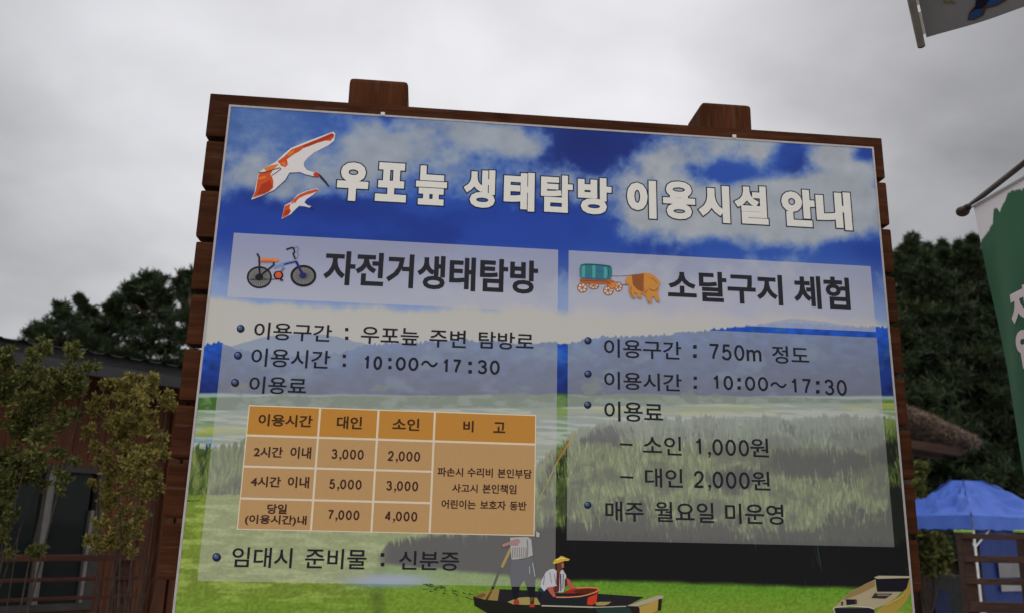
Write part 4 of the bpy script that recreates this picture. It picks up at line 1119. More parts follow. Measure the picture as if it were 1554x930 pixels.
linesL = [([('이용구간', (384.5, 514, 504.5, 493)), ('우포늪', (547, 520.5, 636, 498)), ('주변', (651, 526, 707.6, 501)), ('탐방로', (726, 528, 810, 505.5))], [(524, 497, 528.5, 515)], []),
    ([('이용시간', (380, 555, 502, 532)), ('10', (549.5, 559.8, 580.6, 540.0)), ('00', (600, 561.3, 635.6, 542)), ('～', (638.7, 556, 664.5, 547)), ('17', (669.5, 565, 700, 545)), ('30', (724, 567, 758.7, 546.5))],
     [(520.3, 537.5, 524.8, 556), (589.5, 542.5, 594, 559.5), (711, 548, 715.8, 566)], []),
    ([('이용료', (377, 596, 466, 573))], [], []),
    ([('임대시', (350.6, 860, 444.6, 831)), ('준비물', (461.8, 862, 557, 833)), ('신분증', (605, 864, 697.4, 836.5))], [(578, 838.5, 583, 858.5)], [])]
linesR = [([('이용구간', (916.6, 541, 1033.5, 518)), ('750', (1076, 545, 1129, 523)), ('m', (1133.4, 547, 1155, 530.5)), ('정도', (1172.4, 550.5, 1226.6, 526))], [(1052, 522.8, 1057, 542.4)], []),
    ([('이용시간', (916.8, 589.5, 1034, 567.5)), ('10', (1080, 590.4, 1112, 569.7)), ('00', (1131, 592, 1165, 571.5)), ('～', (1169, 587.5, 1193.5, 579.5)), ('17', (1199, 596, 1230, 574.5)), ('30', (1251.6, 599, 1284, 576))],
     [(1052.8, 570.8, 1057.3, 589.4), (1119.3, 573, 1124, 590.5), (1238.5, 577.5, 1243.5, 596.5)], []),
    ([('이용료', (917, 638, 1005.7, 611))], [], []),
    ([('소인', (976, 689, 1033.7, 662)), ('1,000', (1053, 689.5, 1136, 667)), ('원', (1139, 692.5, 1165.6, 665))], [], []),
    ([('대인', (979, 738.5, 1035.6, 711)), ('2,000', (1053, 739.5, 1137, 716)), ('원', (1141, 743, 1167.5, 715))], [], []),
    ([('매주', (918.7, 790, 976.8, 761)), ('월요일', (994, 791, 1083, 762.5)), ('미운영', (1101, 794, 1188, 765))], [], [])]
def one(x0, yb, x1, yt, w=2.6):
    return [T1.poly([(x1 - w, yt), (x1, yt), (x1, yb), (x1 - w, yb)]), T1.poly([(x0, yt + (yb - yt) * .26), (x1 - w, yt + .2), (x1 - w, yt + 3.4), (x0, yt + (yb - yt) * .26 + 2.6)])]
T1 = Tr(0, 0, 1)
def colon(x0, y0, x1, y1):
    T = Tr(0, 0, 1); h = (x1 - x0) * .55; xc = (x0 + x1) / 2
    return [T.poly([(xc - h, y + s_ * h - h), (xc + h, y + s_ * h - h), (xc + h, y + s_ * h + h), (xc - h, y + s_ * h + h)]) for y, s_ in ((y0, 1), (y1, -1))]
def body(items, marks, col):
    V, F = [], []
    for s, b in items:
        v, f = union(glyph_polys(s, box_px(*b), g)); k = len(V)
        V += [BW(a, z, .0008) for a, z in v]; F += [[i + k for i in q] for q in f]
    v, f = union(marks); k = len(V); V += [BW(a, z, .0008) for a, z in v]; F += [[i + k for i in q] for q in f]
    mesh_obj('body_lettering', V, F, ink(*col), poster)
for lines in (linesL, linesR):
    for k_, (items, cols_, ones_) in enumerate(lines):
        mk = [q for c_ in cols_ for q in colon(*c_)] + [q for c_ in ones_ for q in one(*c_)]
        if lines is linesR and k_ == 3: mk.append(T1.poly([(941, 672), (960, 673), (960, 676), (941, 675)]))
        if lines is linesR and k_ == 4: mk.append(T1.poly([(941, 721.6), (961, 722.6), (961, 725.6), (941, 724.6)]))
        body(items, mk, (28, 28, 36))
for i, (x, y, r_) in enumerate(((365, 498, 6), (361, 538.7, 6.2), (356.6, 580, 6.2), (328.6, 844.6, 6.6), (892, 516, 5.6), (892, 566.6, 5.6), (891.6, 613.7, 5.6), (891.6, 765.7, 5.6))):
    layers('bullet', [((26, 30, 46), [T1.disc((x + .3, y + .4), r_, r_)]), ((58, 76, 118), [T1.disc((x - .6, y - .9), r_ * .62, r_ * .55)]), ((104, 122, 156), [T1.disc((x - 1.6, y - 2.1), r_ * .24, r_ * .2)])], poster)

# ---- price table
def tb(lx, rx, t, b): return (lx, b, rx, t)
tz = [P(378, 614)[1], P(373.5, 660)[1], P(369.5, 707)[1], P(365, 755.5)[1], -0.0158]
ta = [-0.6914, P(486, 619)[0], P(574.6, 621.5)[0], P(660, 625)[0], 0.4456]
rectb = lambda a0, a1, z0, z1: [(a0, z0), (a1, z0), (a1, z1), (a0, z1)]
gp = .0042
hd = [rectb(ta[i] + gp, ta[i + 1] - gp, tz[1] + gp, tz[0] - gp) for i in range(4)]
ce = [rectb(ta[i] + gp, ta[i + 1] - gp, tz[j + 1] + gp, tz[j] - gp) for i in range(3) for j in (1, 2, 3)] + [rectb(ta[3] + gp, ta[4] - gp, tz[4] + gp, tz[1] - gp)]
table = layers('price_table', [((196, 180, 158), [rectb(ta[0], ta[4], tz[4], tz[0])]), ((164, 115, 50), hd), ((162, 128, 88), ce)], poster, .0004, .0003)
TH = [('이용시간', (391.4, 645.5, 475, 630)), ('대인', (510.6, 650, 550, 632)), ('소인', (595, 652, 637, 635)), ('비', (702.7, 655, 719, 638)), ('고', (748.4, 656, 767, 640.5))]
TB = [('2시간', (384.7, 693, 430, 678)), ('이내', (440, 695, 473, 678)), ('3,000', (502.4, 695.8, 552.5, 682)), ('2,000', (588, 698.8, 638, 685)), ('4시간', (380, 738, 427, 723)), ('이내', (436, 739.5, 470, 723)),
      ('5,000', (499, 741.3, 549.4, 727.5)), ('3,000', (585.5, 743.8, 635, 730)), ('당일', (405, 779, 436, 764.5)), ('(이용시간)내', (371, 796, 466, 782)), ('7,000', (496.5, 787.8, 546, 774)), ('4,000', (583.7, 789.8, 633.7, 776))]
TN = [('파손시', (663.7, 722, 703, 709.5)), ('수리비', (709, 723, 748, 710)), ('본인부담', (755, 724.5, 807, 711.8)), ('사고시', (686, 746.5, 725, 734.5)), ('본인책임', (732, 748, 783.7, 735)),
      ('어린이는', (669.7, 771, 722, 758.5)), ('보호자', (728.5, 772.5, 767.7, 759.5)), ('동반', (773.4, 773.5, 799, 760.5))]
for s, b in TH: lettering('table_lettering', [(s, box_px(*b), .0013)], (58, 36, 20), off=.0016)
for s, b in TB: lettering('table_lettering', [(s, box_px(*b), .0012)], (54, 34, 28), off=.0016)
for q in (TN[:3], TN[3:5], TN[5:]): lettering('table_lettering', [(s, box_px(*b), .0008) for s, b in q], (48, 30, 26), off=.0016)

# ---- crested ibis in flight, twice
def ibis(T, pts, big):
    lay = []
    lay.append(((58, 70, 110), T.stroke(pts['under'], pts['w'])))
    lay.append(((188, 184, 186), [T.poly(pts['white'])]))
    lay.append(((176, 70, 36), [T.poly(pts['upper']), T.poly(pts['lower'])]))
    lay.append(((198, 104, 40), [T.poly(q) for q in pts['gold']]))
    lay.append(((150, 48, 26), [T.poly(q) for q in pts['deep']]))
    if big: lay.append(((60, 46, 52), T.stroke([(262, 478), (300, 455), (348, 418), (340, 405), (270, 425)], 6) + T.stroke([(135, 452), (200, 448), (270, 425)], 7)))
    lay.append(((166, 52, 32), [T.poly(pts['head'])] if pts['head'] else []))
    lay.append(((34, 34, 54), [T.poly(pts['beak'])]))
    return layers('ibis_picture', lay, poster)
TI = Tr(370, 190, 6.2)
ibis(TI, dict(w=9, under=[(80, 705), (180, 668), (290, 615), (392, 524), (430, 455), (530, 450), (580, 470), (660, 490), (700, 492)],
     white=[(70, 705), (100, 640), (138, 450), (195, 408), (300, 350), (380, 272), (445, 218), (600, 155), (840, 65), (862, 85), (850, 150), (800, 190), (740, 222), (660, 262), (600, 312), (568, 350), (565, 385), (592, 425), (660, 450), (702, 452), (705, 488), (660, 484), (580, 466), (530, 445), (430, 450), (388, 520), (290, 610), (180, 662)],
     upper=[(318, 345), (380, 300), (450, 232), (560, 190), (690, 138), (830, 78), (852, 92), (846, 120), (815, 152), (770, 148), (690, 172), (620, 200), (560, 220), (520, 252), (480, 272), (440, 300), (405, 325), (415, 372), (392, 400), (352, 385), (335, 362)],
     lower=[(82, 688), (112, 620), (140, 462), (200, 440), (272, 432), (250, 470), (268, 492), (278, 530), (276, 592), (240, 628), (190, 652)],
     gold=[[(190, 410), (250, 385), (330, 368), (290, 412), (215, 440)], [(430, 258), (480, 232), (470, 262), (430, 296), (410, 290)], [(345, 362), (380, 345), (402, 372), (385, 394)], [(130, 500), (200, 480), (215, 500), (150, 520)]],
     deep=[[(560, 192), (700, 138), (830, 82), (845, 100), (800, 130), (690, 165), (570, 212)], [(170, 560), (250, 520), (270, 590), (200, 640), (120, 660)]],
     head=[(655, 462), (680, 446), (702, 456), (712, 484), (680, 496), (662, 484)], beak=[(700, 455), (740, 492), (775, 532), (806, 580), (796, 584), (760, 542), (712, 490)]), True)
ibis(TI, dict(w=7, under=[(362, 885), (440, 845), (495, 790), (525, 765), (570, 768), (620, 780)],
     white=[(355, 884), (385, 758), (440, 728), (510, 655), (600, 618), (692, 596), (702, 612), (650, 660), (590, 700), (570, 730), (600, 756), (636, 766), (625, 780), (570, 767), (522, 762), (490, 790), (440, 842)],
     upper=[(450, 716), (520, 660), (600, 625), (692, 602), (696, 622), (640, 645), (580, 662), (520, 690), (500, 712), (488, 732), (462, 732)],
     lower=[(358, 876), (386, 765), (440, 742), (430, 780), (444, 815), (418, 848), (385, 866)],
     gold=[[(440, 728), (470, 712), (480, 730), (450, 744)]], deep=[[(372, 850), (400, 800), (436, 800), (420, 845)]], head=[], beak=[(618, 766), (640, 775), (664, 800), (632, 782)]), False)

# ---- bicycle
TBk = Tr(360, 360, 10.333)
sp_ = []
for c_, rx, ry in (((348, 632), 176, 156), ((1038, 610), 182, 152)):
    for k in range(26):
        t = 2 * math.pi * k / 26; sp_ += TBk.stroke([(c_[0], c_[1]), (c_[0] + rx * math.cos(t), c_[1] + ry * math.sin(t))], 6)
layers('bicycle_picture', [
    ((112, 112, 112), [TBk.disc((348, 632), 180, 158), TBk.disc((1038, 610), 186, 156)]),
    ((52, 52, 54), sp_),
    ((26, 26, 32), TBk.ring((348, 632), 197, 173, 27) + TBk.ring((1038, 610), 203, 170, 36) + [TBk.disc((345, 632), 62, 52)] + TBk.stroke([(200, 666), (700, 660)], 12)),
    ((104, 124, 172), TBk.stroke([(575, 480), (740, 420), (925, 378)], 46)),
    ((36, 36, 92), TBk.stroke([(735, 432), (930, 384)], 20) + TBk.stroke([(925, 385), (1030, 600)], 38) + [TBk.disc((1032, 605), 52, 46)]),
    ((30, 30, 44), TBk.stroke([(575, 400), (575, 440), (500, 500), (380, 595)], 26) + TBk.stroke([(312, 262), (345, 312), (350, 450), (356, 600)], 26) + TBk.stroke([(912, 352), (878, 262), (900, 240), (888, 180), (860, 166), (770, 198)], 24)),
    ((92, 104, 138), TBk.stroke([(930, 352), (960, 290), (938, 232), (966, 180), (945, 156), (895, 165)], 10) + TBk.stroke([(690, 540), (735, 480)], 34)),
    ((20, 22, 30), [TBk.disc((648, 600), 76, 66)] + TBk.stroke([(690, 640), (688, 680), (722, 678)], 22)),
    ((182, 78, 48), [TBk.disc((648, 600), 52, 50)]),
    ((192, 116, 66), [TBk.poly([(362, 340), (640, 340), (655, 366), (640, 390), (372, 396)])]),
    ((186, 92, 48), [TBk.poly([(366, 368), (560, 368), (560, 394), (372, 396)])])], poster)

# ---- covered ox cart
TC = Tr(860, 390, 10.36)
wh = [((245, 485), 82, 80), ((425, 455), 84, 58), ((655, 530), 84, 78), ((812, 470), 66, 80)]
spk = []
for c_, rx, ry in wh:
    for k in range(6):
        t = math.pi * k / 6 * 2 + .3; spk += TC.stroke([c_, (c_[0] + rx * .9 * math.cos(t), c_[1] + ry * .9 * math.sin(t))], 14)
layers('ox_cart_picture', [
    ((196, 176, 164), [TC.disc(c_, rx * .9, ry * .9) for c_, rx, ry in wh]),
    ((134, 86, 66), spk + [q for c_, rx, ry in wh for q in TC.ring(c_, rx, ry, 17)] + TC.stroke([(860, 442), (950, 440)], 20)),
    ((70, 62, 60), TC.stroke([(695, 302), (860, 304), (1000, 290), (1200, 266)], 7)),
    ((152, 86, 46), [TC.poly([(208, 340), (690, 355), (785, 400), (772, 480), (700, 515), (620, 432), (340, 424), (212, 412)])]),
    ((178, 112, 56), [TC.poly([(640, 430), (770, 400), (768, 475), (705, 508)])]),
    ((118, 66, 34), TC.stroke([(210, 372), (620, 385), (690, 440)], 12)),
    ((44, 104, 112), [TC.poly([(222, 124), (300, 108), (420, 112), (560, 122), (680, 140), (706, 170), (712, 250), (704, 310), (690, 352), (560, 366), (400, 356), (235, 346), (206, 300), (202, 190)])]),
    ((70, 138, 140), [TC.poly([(235, 150), (290, 140), (285, 330), (232, 325)]), TC.poly([(400, 140), (450, 142), (450, 335), (400, 335)]), TC.poly([(580, 170), (640, 165), (640, 340), (580, 345)])]),
    ((50, 96, 136), [TC.poly([(285, 290), (400, 296), (400, 350), (285, 340)]), TC.poly([(455, 300), (575, 304), (575, 358), (455, 352)]), TC.poly([(460, 180), (570, 190), (570, 240), (460, 230)])]),
    ((30, 78, 90), TC.stroke([(215, 140), (300, 122), (430, 126), (560, 136), (690, 160)], 12) + TC.stroke([(640, 180), (655, 250), (640, 335)], 12)),
    ((176, 120, 58), [TC.poly([(920, 372), (935, 335), (965, 308), (1080, 285), (1200, 255), (1300, 262), (1385, 305), (1440, 365), (1478, 425), (1446, 450), (1442, 520), (1425, 560), (1440, 620), (1462, 690), (1440, 720), (1402, 692), (1372, 625), (1330, 640), (1336, 720), (1302, 744), (1268, 700), (1240, 620), (1190, 580), (1165, 575), (1180, 640), (1150, 662), (1112, 640), (1095, 575), (1050, 570), (1082, 640), (1056, 660), (1010, 635), (970, 530), (978, 440), (930, 420)])]),
    ((124, 74, 42), [TC.poly([(1022, 298), (1110, 280), (1200, 268), (1196, 560), (1110, 520), (1035, 440)])]),
    ((146, 92, 44), TC.stroke([(1205, 270), (1200, 420), (1215, 560), (1245, 572), (1262, 520)], 14) + TC.stroke([(1290, 500), (1340, 535), (1400, 530), (1438, 490)], 16) + TC.stroke([(1010, 470), (1000, 560), (1040, 640)], 14) + TC.stroke([(1300, 330), (1360, 350), (1420, 420)], 10)),
    ((150, 118, 80), [TC.poly([(1270, 690), (1335, 690), (1336, 722), (1302, 746)]), TC.poly([(1410, 680), (1458, 680), (1464, 700), (1440, 722)]), TC.poly([(1020, 625), (1080, 625), (1080, 650), (1054, 662)]), TC.poly([(1115, 632), (1180, 628), (1178, 650), (1150, 664)])])], poster)

# ---- people, boats and tub in the landscape
A1, A2 = Tr(700, 800, 7.155), Tr(820, 830, 7.77)
layers('reed_stem_picture', [((150, 140, 84), T1.stroke([(873, 655), (846, 700), (816, 762)], 2.2, 1.2)), ((134, 92, 40), T1.stroke([(863, 668), (846, 698)], 2.6))], poster)
layers('boat_picture', [
    ((24, 26, 20), [T1.poly([(718, 904), (756, 911), (800, 916), (900, 919), (968, 918), (972, 942), (760, 942), (720, 918)])]),
    ((30, 28, 34), [T1.poly([(757, 893), (800, 895), (840, 899), (905, 900), (978, 905), (950, 919), (860, 919), (800, 916), (754, 911)])]),
    ((132, 112, 64), [A1.poly([(135, 748), (320, 672), (415, 670), (395, 792), (260, 782)])]),
    ((104, 76, 44), [A1.poly([(135, 748), (250, 705), (270, 740), (200, 770)])]),
    ((140, 126, 76), [A1.poly([(500, 805), (620, 760), (700, 752), (820, 760), (860, 835), (700, 838), (560, 830)]), A2.poly([(650, 650), (700, 640), (835, 640), (800, 668), (760, 682), (660, 682)])]),
    ((152, 148, 132), A1.stroke([(870, 846), (1431, 862)], 14) + A2.stroke([(560, 706), (800, 700), (1010, 692)], 11)),
    ((150, 140, 122), [A2.poly([(1018, 688), (1200, 625), (1390, 562), (1452, 568), (1442, 602), (1300, 645), (1152, 694)])]),
    ((152, 128, 62), [A2.poly([(1160, 702), (1390, 608), (1378, 745), (1180, 830)])]),
    ((30, 24, 18), [A2.poly([(1394, 606), (1432, 604), (1418, 742), (1384, 742)]), A2.poly([(1010, 692), (1150, 694), (1168, 720), (1170, 800), (1060, 790), (1000, 720)])]),
    ((34, 50, 46), [A2.poly([(640, 715), (1000, 700), (1060, 720), (1080, 790), (700, 800)])])], poster)
layers('person_picture', [
    ((150, 130, 82), A1.stroke([(548, 205), (440, 430)], 30)),
    ((88, 86, 82), A1.stroke([(440, 430), (400, 500), (350, 640)], 26)),
    ((34, 28, 28), A1.stroke([(350, 640), (275, 785)], 24)),
    ((92, 92, 98), [A1.poly([(545, 340), (640, 350), (770, 308), (790, 400), (805, 520), (800, 642), (712, 642), (680, 560), (632, 642), (545, 642), (525, 480)])]),
    ((20, 20, 26), [A1.poly([(545, 640), (636, 640), (620, 720), (608, 790), (575, 790)]), A1.poly([(708, 640), (802, 640), (790, 830), (750, 832), (738, 740)])]),
    ((148, 48, 36), [A1.poly([(565, 800), (600, 775), (625, 790), (632, 830), (575, 834)]), A1.poly([(742, 826), (790, 826), (796, 862), (740, 862)])]),
    ((152, 150, 150), [A1.poly([(528, 108), (590, 104), (722, 100), (760, 130), (776, 300), (708, 326), (620, 342), (545, 346), (535, 250)])]),
    ((100, 98, 104), [q for k in range(7) for q in A1.stroke([(560 + 24 * k, 215), (556 + 24 * k, 325)], 7)] + A1.stroke([(715, 130), (722, 230), (712, 318)], 10)),
    ((132, 152, 150), A1.stroke([(772, 380), (788, 460), (798, 530)], 12) + A1.stroke([(740, 420), (742, 500)], 10)),
    ((146, 112, 112), [A1.poly([(440, 185), (520, 148), (605, 118), (640, 140), (610, 192), (520, 188), (452, 212)])]),
    ((158, 156, 154), [A1.poly([(812, 40), (850, 60), (845, 105), (812, 100)])])], poster)
layers('person_picture', [
    ((26, 30, 50), [A1.poly([(838, 660), (930, 636), (1000, 700), (1060, 760), (1190, 850), (870, 846), (828, 780)])]),
    ((30, 56, 66), [A1.poly([(840, 668), (880, 645), (900, 700), (860, 760), (832, 760)])]),
    ((168, 168, 174), [A1.poly([(860, 640), (872, 570), (918, 482), (960, 452), (1004, 446), (1060, 482), (1100, 452), (1138, 515), (1136, 600), (1106, 700), (1052, 702), (1000, 640), (940, 648), (900, 690)])]),
    ((112, 116, 140), A1.stroke([(905, 520), (890, 620)], 10) + A1.stroke([(960, 480), (980, 600)], 7) + A1.stroke([(1010, 500), (1030, 620)], 8)),
    ((50, 46, 58), A1.stroke([(1078, 500), (1082, 690)], 12) + A1.stroke([(1108, 500), (1102, 660)], 8)),
    ((86, 34, 36), [A1.poly([(1036, 470), (1068, 490), (1062, 690), (1048, 690), (1030, 590)]), A1.poly([(1000, 640), (1040, 630), (1050, 700), (1010, 700)]), A1.poly([(1122, 560), (1140, 545), (1150, 620), (1122, 650)])]),
    ((162, 76, 70), [A1.poly([(930, 655), (985, 640), (1000, 690), (1030, 745), (1000, 755), (955, 700)]), A1.poly([(1140, 545), (1172, 562), (1232, 650), (1205, 672), (1164, 640)])]),
    ((92, 50, 38), [A1.poly([(1036, 385), (1112, 368), (1118, 430), (1086, 446), (1064, 500), (1036, 470)])]),
    ((142, 92, 76), [A1.poly([(1082, 390), (1110, 382), (1112, 432), (1092, 440)])]),
    ((180, 150, 56), [A1.poly([(990, 382), (1012, 345), (1055, 328), (1075, 308), (1098, 308), (1125, 322), (1178, 342), (1160, 360), (1120, 360), (1075, 376), (1030, 388), (1000, 396)])]),
    ((204, 186, 110), A1.stroke([(1030, 352), (1080, 330), (1120, 336)], 14))], poster)
layers('tub_picture', [
    ((146, 34, 22), [A2.poly([(180, 588), (230, 560), (300, 512), (400, 482), (560, 474), (682, 484), (690, 506), (676, 560), (664, 664), (600, 692), (520, 690), (490, 640), (330, 600)])]),
    ((78, 34, 22), [A2.poly([(385, 512), (470, 492), (600, 486), (664, 492), (640, 520), (560, 545), (470, 560), (400, 566), (420, 535)])]),
    ((172, 52, 30), [A2.poly([(560, 590), (672, 545), (660, 655), (600, 680), (550, 670)])]),
    ((24, 30, 34), [A2.poly([(150, 598), (330, 602), (480, 600), (520, 640), (510, 690), (200, 690), (120, 660)])]),
    ((184, 118, 78), A2.stroke([(425, 478), (560, 470), (672, 478), (692, 500), (640, 530), (560, 556), (470, 576), (330, 586), (185, 586)], 14))], poster)
TD = Tr(1250, 860, 10.36)
layers('boat_picture', [
    ((144, 122, 54), [TD.poly([(780, 735), (965, 580), (1210, 440), (1290, 340), (1345, 185), (1378, 190), (1372, 380), (1290, 540), (1165, 680), (1060, 740)])]),
    ((146, 136, 112), [TD.poly([(150, 652), (280, 510), (400, 398), (640, 268), (812, 188), (835, 380), (1240, 372), (1130, 480), (960, 592), (790, 652), (700, 630), (300, 610)])]),
    ((126, 106, 66), [TD.poly([(280, 520), (400, 402), (640, 272), (800, 200), (805, 300), (560, 420), (430, 470)])]),
    ((20, 18, 26), [TD.poly([(828, 182), (1342, 178), (1300, 330), (1240, 384), (838, 384)])]),
    ((44, 40, 34), [TD.poly([(808, 398), (1080, 416), (970, 492), (745, 484)])]),
    ((118, 112, 96), [TD.poly([(812, 400), (1070, 402), (1060, 420), (820, 418)]), TD.poly([(850, 428), (1040, 432), (1020, 448), (830, 446)])]),
    ((150, 146, 124), [TD.poly([(786, 158), (862, 132), (1372, 140), (1378, 168), (832, 182)])]),
    ((26, 24, 32), [TD.poly([(172, 640), (700, 640), (785, 662), (795, 760), (190, 760)]), TD.poly([(345, 502), (480, 505), (512, 575), (358, 592)])]),
    ((78, 42, 28), [TD.poly([(478, 500), (516, 508), (516, 575), (490, 570)]), TD.poly([(268, 540), (300, 540), (296, 600), (272, 600)])]),
    ((160, 156, 144), TD.stroke([(140, 655), (170, 628), (400, 606), (700, 626), (790, 654)], 20) + TD.stroke([(142, 655), (182, 760)], 16)),
    ((162, 140, 70), TD.stroke([(960, 600), (1150, 500), (1250, 430)], 22))], poster)
lv = []
for k in range(26):
    x, y = random.uniform(642, 720), 0; y = 888 + (x - 642) * .2 + random.uniform(-5, 6)
    lv += T1.stroke([(x, y), (x + random.uniform(4, 9), y + random.uniform(-1.5, 2.5))], random.uniform(1.2, 2.4), .5)
layers('floating_leaf_picture', [((38, 62, 34), lv)], poster)
layers('waterfowl_picture', [((40, 46, 32), T1.stroke([(281, 757.5), (285, 759.5), (289, 759)], 1.8) + T1.stroke([(290, 760), (296, 759)], 1.4, .6) + T1.stroke([(297, 760), (304, 757.5)], 1.2, .5))], poster)

# ================================================================== BANNERS AT THE RIGHT
M_iron = noise_mat('dark_bronze_rod', (0.03, 0.022, 0.016), (0.07, 0.05, 0.035), 15, .45, metal=.4, bump=.05)
M_beige = noise_mat('beige_painted_rod', (0.26, 0.23, 0.19), (0.36, 0.33, 0.28), 20, .5, bump=.03)
M_dark = noise_mat('dark_cap', (0.02, 0.012, 0.012), (0.04, 0.025, 0.025), 20, .6, bump=0)
YB = 3.9
E0 = G(1461, 321, YB); E1 = GZ(1640, 180, E0[2])
pd = (E1 - E0); pd[2] = 0; pd /= np.linalg.norm(pd)
pn = np.array([pd[1], -pd[0], 0]);
if pn @ (O - E0) < 0: pn = -pn
LB = 0.86
rod = thing('banner_bracket', E0, 'dark bronze bracket rod with a round knob, carrying the green banner', 'bracket')
bm = bmesh.new(); tube(bm, [E0, E0 + pd * (LB + .25)], .0125, 12); bm_obj('rod', bm, M_iron, rod, True)
bm = bmesh.new(); bmesh.ops.create_uvsphere(bm, u_segments=16, v_segments=10, radius=.031)
bmesh.ops.scale(bm, vec=(1, 1, .82), verts=bm.verts); bmesh.ops.translate(bm, verts=bm.verts, vec=Vector(E0)); bm_obj('knob', bm, M_iron, rod, True)
bm = bmesh.new(); tube(bm, [E0 + pd * .03, E0 + pd * .06], [.02, .016], 12); bm_obj('collar', bm, M_iron, rod, True)
def BN(px, py):
    q = PL(E0, pn, px, py); return float((q - E0) @ pd), float(q[2])
def BNW(s, z, off=0.0):
    amp = sst(0, .8, E0[2] - z)
    dsp = .018 * math.sin(s * 9 + z * 1.3) * float(amp) + .010 * math.sin(s * 19 - z * 2) * float(amp)
    return E0 + pd * s + Z * (z - E0[2]) + pn * (dsp + off)
le = [BN(*q) for q in ((1478, 316), (1487, 365), (1497, 430), (1510, 510), (1525, 595), (1540, 672), (1554, 742))]
lz = [q[1] for q in le][::-1]; ls = [q[0] for q in le][::-1]
tpl, tpr = BN(1478, 314), BN(1554, 270)
wbn = 0.62
slope_t = (tpr[1] - tpl[1]) / (tpr[0] - tpl[0]); z_bot = lz[0] - .25
print('banner', tpl, tpr, 'rod dir', pd, 'left', np.round(ls, 3), np.round(lz, 3))
bd = [BN(*q) for q in ((1470, 372), (1487, 367), (1499, 352), (1506, 340), (1508, 319), (1512, 315), (1517, 322), (1522, 314), (1528, 298), (1534, 290), (1541, 290), (1548, 287), (1554, 288), (1580, 280), (1640, 270))]
bs_, bz_ = [q[0] for q in bd], [q[1] for q in bd]
nu, nv = 150, 260
gs = np.zeros((nv, nu)); gz_ = np.zeros((nv, nu))
for j in range(nv):
    for i in range(nu):
        u = i / (nu - 1); vq = j / (nv - 1)
        ztop = tpl[1] + min(slope_t * u * wbn, .0 + .05) * (1 if slope_t < .12 else .12 / slope_t)
        z = ztop * (1 - vq) + z_bot * vq
        sl = np.interp(z, lz, ls) if z > lz[0] else ls[0] + (lz[0] - z) * (ls[0] - ls[1]) / (lz[1] - lz[0])
        gs[j, i] = sl + u * wbn; gz_[j, i] = z
bz = np.interp(gs, bs_, bz_) + (fbm(gs * 60, gz_ * 60, 5, 3) - .5) * .02
isg = sst(.004, -.004, gz_ - bz)
cw, cg = np.array([172, 168, 168]) / 255., np.array([38, 68, 48]) / 255.
cb = cw * (1 - isg[..., None]) + cg * isg[..., None]
cb = mixc(cb, np.array([48, 84, 58]) / 255., isg * sst(.45, .7, fbm(gs * 3, gz_ * 2, 9, 3)) * .5)
BK = 0.55
V = [BNW(gs[j, i], gz_[j, i]) for j in range(nv) for i in range(nu)]
F = [(j * nu + i, j * nu + i + 1, (j + 1) * nu + i + 1, (j + 1) * nu + i) for j in range(nv - 1) for i in range(nu - 1)]
ban = thing('green_banner', BNW(ls[-1], E0[2]), 'hanging green fabric banner with a white ragged top and white Korean letters, at the right', 'banner')
clo = mesh_obj('cloth', V, F, attr_mat('banner_cloth', 'dye', .75, .15, .12), ban, smooth=True)
at = clo.data.color_attributes.new('dye', 'FLOAT_COLOR', 'POINT')
cc = np.clip(lin(cb.reshape(-1, 3)) / BK, 0, .8); at.data.foreach_set('color', np.concatenate([cc, np.ones((len(cc), 1))], 1).astype(np.float32).ravel())
bm = bmesh.new(); tube(bm, [BNW(tpl[0] + .004, tpl[1]) + pn * .008, BNW(tpl[0] + wbn, gz_[0, -1]) + pn * .008], .007, 8); bm_obj('hem', bm, noise_mat('white_hem', (.5, .5, .5), (.6, .6, .6), 20, .8, bump=0), ban, True)
bm = bmesh.new(); a_ = BNW(tpl[0] + .006, tpl[1]) + pn * .012; tube(bm, [a_, E0 + pd * .085], .004, 6); bm_obj('tie', bm, M_dark, ban)
def bletters(items, col, grow):
    V, F = [], []
    for s, (x0, yb, x1, yt) in items:
        a, b_ = BN(x0, yb); c, d_ = BN(x1, yt)
        # keep the letters upright and evenly tall on the cloth
        v, f = union(glyph_polys(s, (a, b_, a + .17, b_ + .165), grow)); k = len(V)
        V += [BNW(p_, q_, .003) for p_, q_ in v]; F += [[i + k for i in q] for q in f]
    mesh_obj('lettering', V, F, ink(*col), ban)
zz0 = BN(1534, 487); 
bletters([('자', (1543, 501, 1600, 430)), ('연', (1551, 561, 1610, 500))], (172, 160, 164), .012)

# pale banner hanging in the top right corner
Q0 = G(1398, 69, 3.2); dq = G(1383, 0, 3.05) - Q0
Q1 = Q0 + dq / np.linalg.norm(dq) * 1.15
qd = (Q1 - Q0) / np.linalg.norm(Q1 - Q0)
rod2 = thing('banner_rod', Q0, 'beige round rod with a dark end cap, along the edge of the pale banner', 'rod')
bm = bmesh.new(); tube(bm, [Q0, Q1], .0155, 14); bm_obj('tube', bm, M_beige, rod2, True)
bm = bmesh.new(); tube(bm, [Q0 - qd * .006, Q0 + qd * .001], [.0148, .0156], 14); bm_obj('end_cap', bm, M_dark, rod2, True)
C0 = G(1406, 57.5, 3.2); C1 = GZ(1554, 12.5, C0[2]); hd_ = C1 - C0; hd_ /= np.linalg.norm(hd_)
cn = np.cross(hd_, qd); cn /= np.linalg.norm(cn)
if cn @ (O - C0) < 0: cn = -cn
def CW(u, v, off=0.0):
    return C0 + hd_ * u + qd * v + cn * (.012 * math.sin(u * 11 + v * 3) * min(1, u * 4) + off)
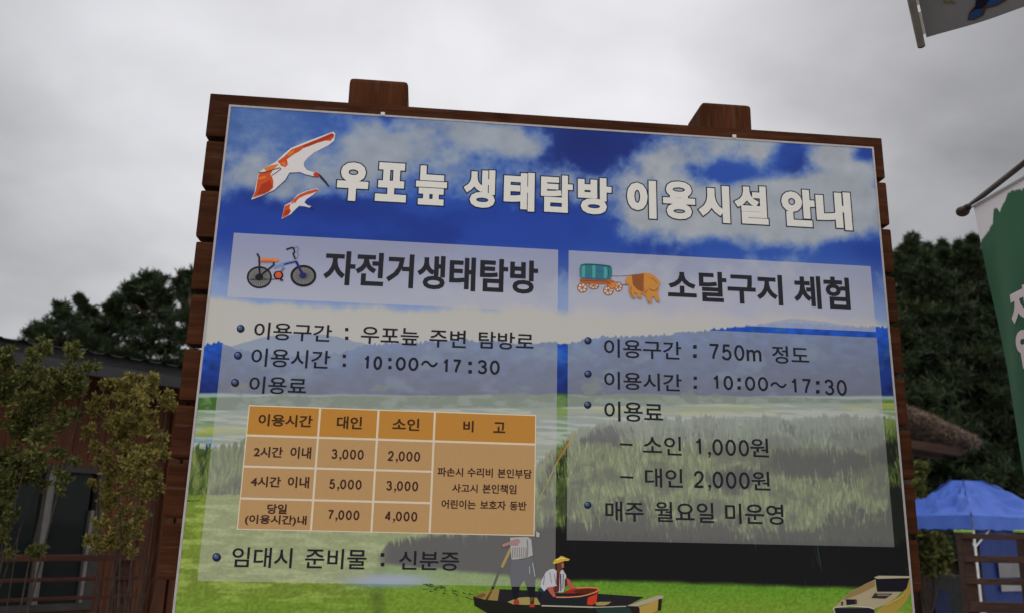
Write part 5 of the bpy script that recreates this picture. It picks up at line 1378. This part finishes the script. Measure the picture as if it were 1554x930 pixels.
def CUV(px, py):
    q = PL(C0, cn, px, py) - C0
    M_ = np.array([[hd_ @ hd_, hd_ @ qd], [hd_ @ qd, qd @ qd]]); s = np.linalg.solve(M_, np.array([q @ hd_, q @ qd])); return float(s[0]), float(s[1])
pb = thing('pale_banner', C0, 'pale grey fabric banner with blue printed shapes, cut off by the top right corner', 'banner')
nu, nv = 50, 50
V = [CW(i / (nu - 1) * .62, j / (nv - 1) * .95) for j in range(nv) for i in range(nu)]
F = [(j * nu + i, j * nu + i + 1, (j + 1) * nu + i + 1, (j + 1) * nu + i) for j in range(nv - 1) for i in range(nu - 1)]
M_cloth = noise_mat('grey_cloth', (0.21, 0.21, 0.215), (0.26, 0.26, 0.265), 5, .8, bump=.05)
nt = M_cloth.node_tree; 
mesh_obj('cloth', V, F, M_cloth, pb, smooth=True)
bm = bmesh.new()
for (v0, v1) in ((.02, .125), (.155, .34), (.37, .6)):
    c = [CW(-.012, v0, .004), CW(-.0005, v0, .004), CW(-.0005, v1, .004), CW(-.012, v1, .004)]
    hexa(bm, [*c, *[p - cn * .008 for p in c]])
bm_obj('sleeve', bm, M_white, pb)
T7 = Tr(1340, 0, 7.154)
def cpoly(pts): return [CUV(1340 + x / 7.154, y / 7.154) for x, y in pts]
layers('printed_shape', [((70, 52, 44), [cpoly([(918, 212), (935, 125), (1000, 55), (1012, -60), (1190, -60), (1330, -60), (1345, 10), (1240, 62), (1120, 88), (1095, 155), (1000, 205)])]),
       ((34, 62, 112), [cpoly([(930, 190), (955, 130), (1000, 92), (1085, 80), (1080, 140), (1000, 185)]), cpoly([(1115, 70), (1150, 0), (1180, -55), (1300, -55), (1300, 0), (1230, 40)])]),
       ((24, 24, 40), [cpoly([(950, 120), (1005, 60), (1025, -55), (1170, -55), (1120, 40), (1080, 75), (1000, 85)])])], pb, .003, .0015, lambda u, v, off: CW(u, v, off))
layers('printed_shape', [((96, 88, 62), [cpoly([(650 + 22 * k, 5 + 9 * (k % 3)), (668 + 22 * k, -4 + 9 * (k % 3)), (684 + 22 * k, 22 + 7 * (k % 2)), (664 + 22 * k, 38)]) for k in range(6)])], pb, .003, .0015, lambda u, v, off: CW(u, v, off))
